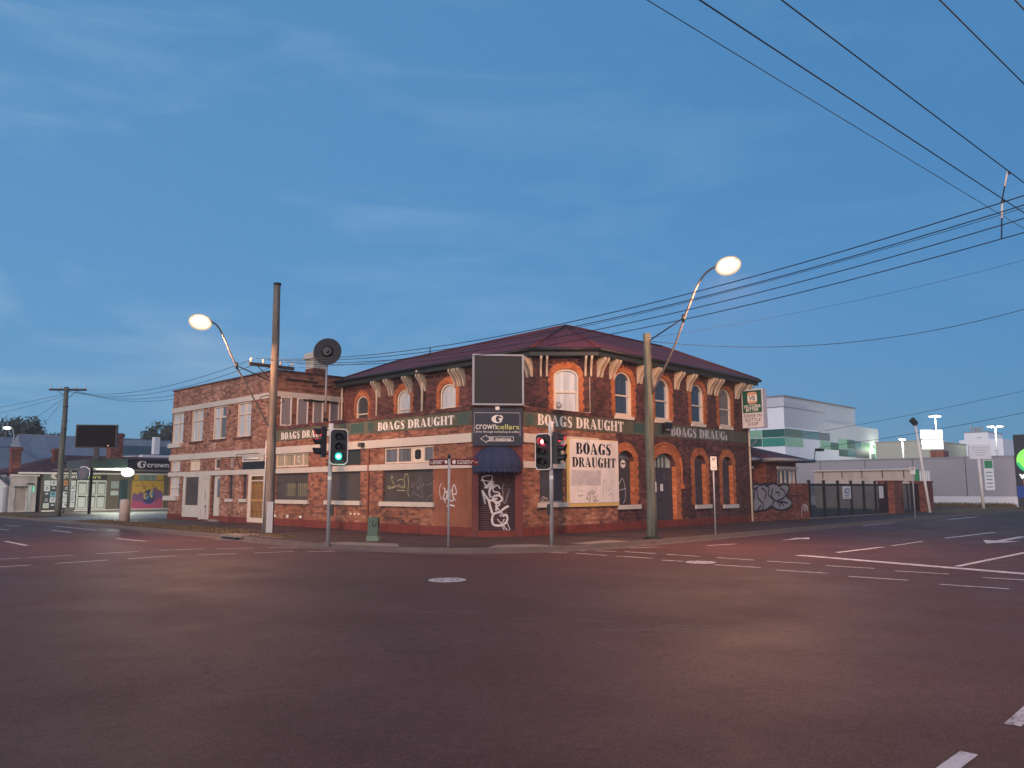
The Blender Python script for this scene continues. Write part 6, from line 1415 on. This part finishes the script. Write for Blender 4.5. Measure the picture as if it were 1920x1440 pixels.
def house(name, label, x0, x1, y0, y1, ze, zr, hip, mat='roof_grey', wall='white_wall', along='x'):
    t = thing(name, ((x0 + x1) / 2, (y0 + y1) / 2, .13), label, 'house')
    MB().box(x0 + .4, x1 - .4, y0 + .4, y1 - .4, .1, ze).build('wall', wall, t)
    ym = (y0 + y1) / 2
    MB().add([(x0, y0, ze), (x1, y0, ze), (x1, y1, ze), (x0, y1, ze), (x0 + hip, ym, zr), (x1 - hip, ym, zr)], [(0, 1, 5, 4), (1, 2, 5), (2, 3, 4, 5), (3, 0, 4)]).build('roof', mat, t)
    MB().tube([(x0 + hip, ym, zr + .02), (x1 - hip, ym, zr + .02)], .07, 6).build('ridge_capping', mat, t)
    m = MB(); m.fbox(Fr(0, y0 + .4, 1, 0), x0 + 1, x0 + 2, 1.2, 2.4, .0, .05); m.build('window', 'pane_blue', t)
    return t
h1 = house('grey_roofed_house', 'house with a blue-grey hipped iron roof behind the whitewashed cottage', -6.4, 2.2, 58.5, 66, 3.4, 5.5, 2.6)
house('grey_roofed_house', 'grey-roofed house furthest left, under the lone white lamp', -11, -1.0, 70, 80, 4.6, 7.3, 2.0)
h3 = house('grey_roofed_house', 'slate-roofed house whose long ridge shows right of the black screen sign', .5, 16, 62, 71, 4.2, 6.9, .4)
house('grey_roofed_house', 'low dark-roofed house glimpsed between the far pole and screen sign', -1.5, 8, 76, 86, 5.0, 7.4, .3)
def chimney(x, y, z0, z1, w, label, par, m_='brick_red'):
    MB().box(x - w / 2, x + w / 2, y - w / 2, y + w / 2, z0, z1 - .3).box(x - w / 2 - .08, x + w / 2 + .08, y - w / 2 - .08, y + w / 2 + .08, z1 - .3, z1 - .1).box(x - w / 2 - .02, x + w / 2 + .02, y - w / 2 - .02, y + w / 2 + .02, z1 - .1, z1).build('chimney', m_, par)
chimney(-3.2, 49.8, 2.6, 4.95, .62, '', ct); chimney(4.0, 50.2, 3.3, 6.35, .95, '', sp); chimney(-.2, 50.4, 3.4, 4.95, .6, '', sp)
wt_ = thing('white_house', (8.5, 58, .13), 'small white house with dark roof squeezed between the canopy and brick block', 'house')
MB().box(8.4, 13, 56, 62, .1, 4.9).build('wall', 'white_wall', wt_); MB().box(9.6, 10.1, 56.4, 57.0, 5.0, 6.6).build('chimney', 'white_wall', wt_); MB().add([(6.9, 56.6, 4.9), (13, 56.6, 4.9), (13, 60, 5.9), (6.9, 60, 5.9)], [(0, 1, 2, 3)]).build('roof', 'fascia', wt_)
t = thing('street_lamp', (.3, 67.5, .13), 'distant white street lamp against the trees at the left edge', 'street lamp')
MB().tube([(.75, 67.1, .1), (.75, 67.1, 6.9), (.6, 67.2, 7.5), (.3, 67.5, 7.6)], .06, 8).build('pole', 'galv', t); MB().ellipsoid((.25, 67.55, 7.55), (.38, .38, .15), 12, 6).build('glow_bowl', COOL, t)

# trees behind the left-hand roofs
LEAF = NT('dusk_leaves'); _lc = LEAF.mix(LEAF.ramp(LEAF.noise(.5, 4, .6), [(.35, g3(0)), (.65, g3(1))]), (.028, .042, .022, 1), (.060, .075, .038, 1))
LEAF.set(LEAF.b.inputs['Base Color'], _lc); LEAF.b.inputs['Roughness'].default_value = .7; M['leaf'] = LEAF.m
def tree(x, y, h, blobs, n, label, leaf=.34):
    t = thing('tree', (x, y, .1), label, 'tree')
    m = MB().tube([(x, y, 0), (x + .1, y, h * .35), (x - .1, y + .1, h * .7), (x, y, h * .95)], [.35, .26, .14, .05], 8)
    for bx_, by_, bz_, br in blobs: m.tube([(x, y, h * .4), (x + bx_ * .5, y + by_ * .5, (h * .4 + bz_) / 2 + .3), (x + bx_, y + by_, bz_)], [.14, .08, .03], 5)
    m.build('trunk', 'timber_old', t)
    m = MB(); rnd = random.Random(int(x * 10))
    for bx_, by_, bz_, br in blobs:
        subs = [Vector((rnd.gauss(0, .5), rnd.gauss(0, .5), rnd.gauss(0, .38))) * br for _ in range(7)]
        for i in range(int(n * br * br)):
            s0 = rnd.choice(subs); p = Vector((x + bx_, y + by_, bz_)) + s0 + Vector((rnd.gauss(0, .24), rnd.gauss(0, .24), rnd.gauss(0, .20))) * br
            a = Vector((rnd.gauss(0, 1), rnd.gauss(0, 1), rnd.gauss(0, 1))).normalized(); b = a.cross(Vector((rnd.gauss(0, 1), rnd.gauss(0, 1), rnd.gauss(0, 1)))).normalized(); l = leaf * rnd.uniform(.5, 1.2)
            m.add([p - a * l, p + b * l * .35, p + a * l, p - b * l * .35], [(0, 1, 2, 3)])
    m.build('crown', 'leaf', t)
tree(8.6, 95, 9.8, [(-3.4, 2, 7.4, 2.0), (-1.6, 0, 8.6, 2.0), (.2, -1, 9.2, 1.9), (2.2, -1.5, 7.6, 2.0), (0, 0, 7.0, 2.4), (-5, 3.5, 7.0, 1.7)], 210, 'broad dark tree rising behind the grey roofs near the left edge')
tree(20.8, 82.5, 9.6, [(0, 0, 8.4, 1.7), (1.2, -1, 8.9, 1.3), (-1.0, .8, 7.3, 1.6), (.8, -.8, 7.0, 1.8)], 210, 'narrow dark tree beside the flat-roofed block, above the white house')
# thin haze added to give the lamps a soft glow
hz = MB().box(-60, 190, -60, 150, -1.2, 30); HZ = bpy.data.materials.new('glow_haze'); HZ.use_nodes = True; HZ.node_tree.nodes.clear()
_v = HZ.node_tree.nodes.new('ShaderNodeVolumePrincipled'); _v.inputs['Color'].default_value = (.92, .95, 1, 1); _v.inputs['Density'].default_value = .0008; _v.inputs['Anisotropy'].default_value = .0
_o = HZ.node_tree.nodes.new('ShaderNodeOutputMaterial'); HZ.node_tree.links.new(_v.outputs[0], _o.inputs['Volume'])
hz.build('haze', HZ, kind='stuff')
for o in list(bpy.data.objects):
    if '_w' in o: del o['_w']
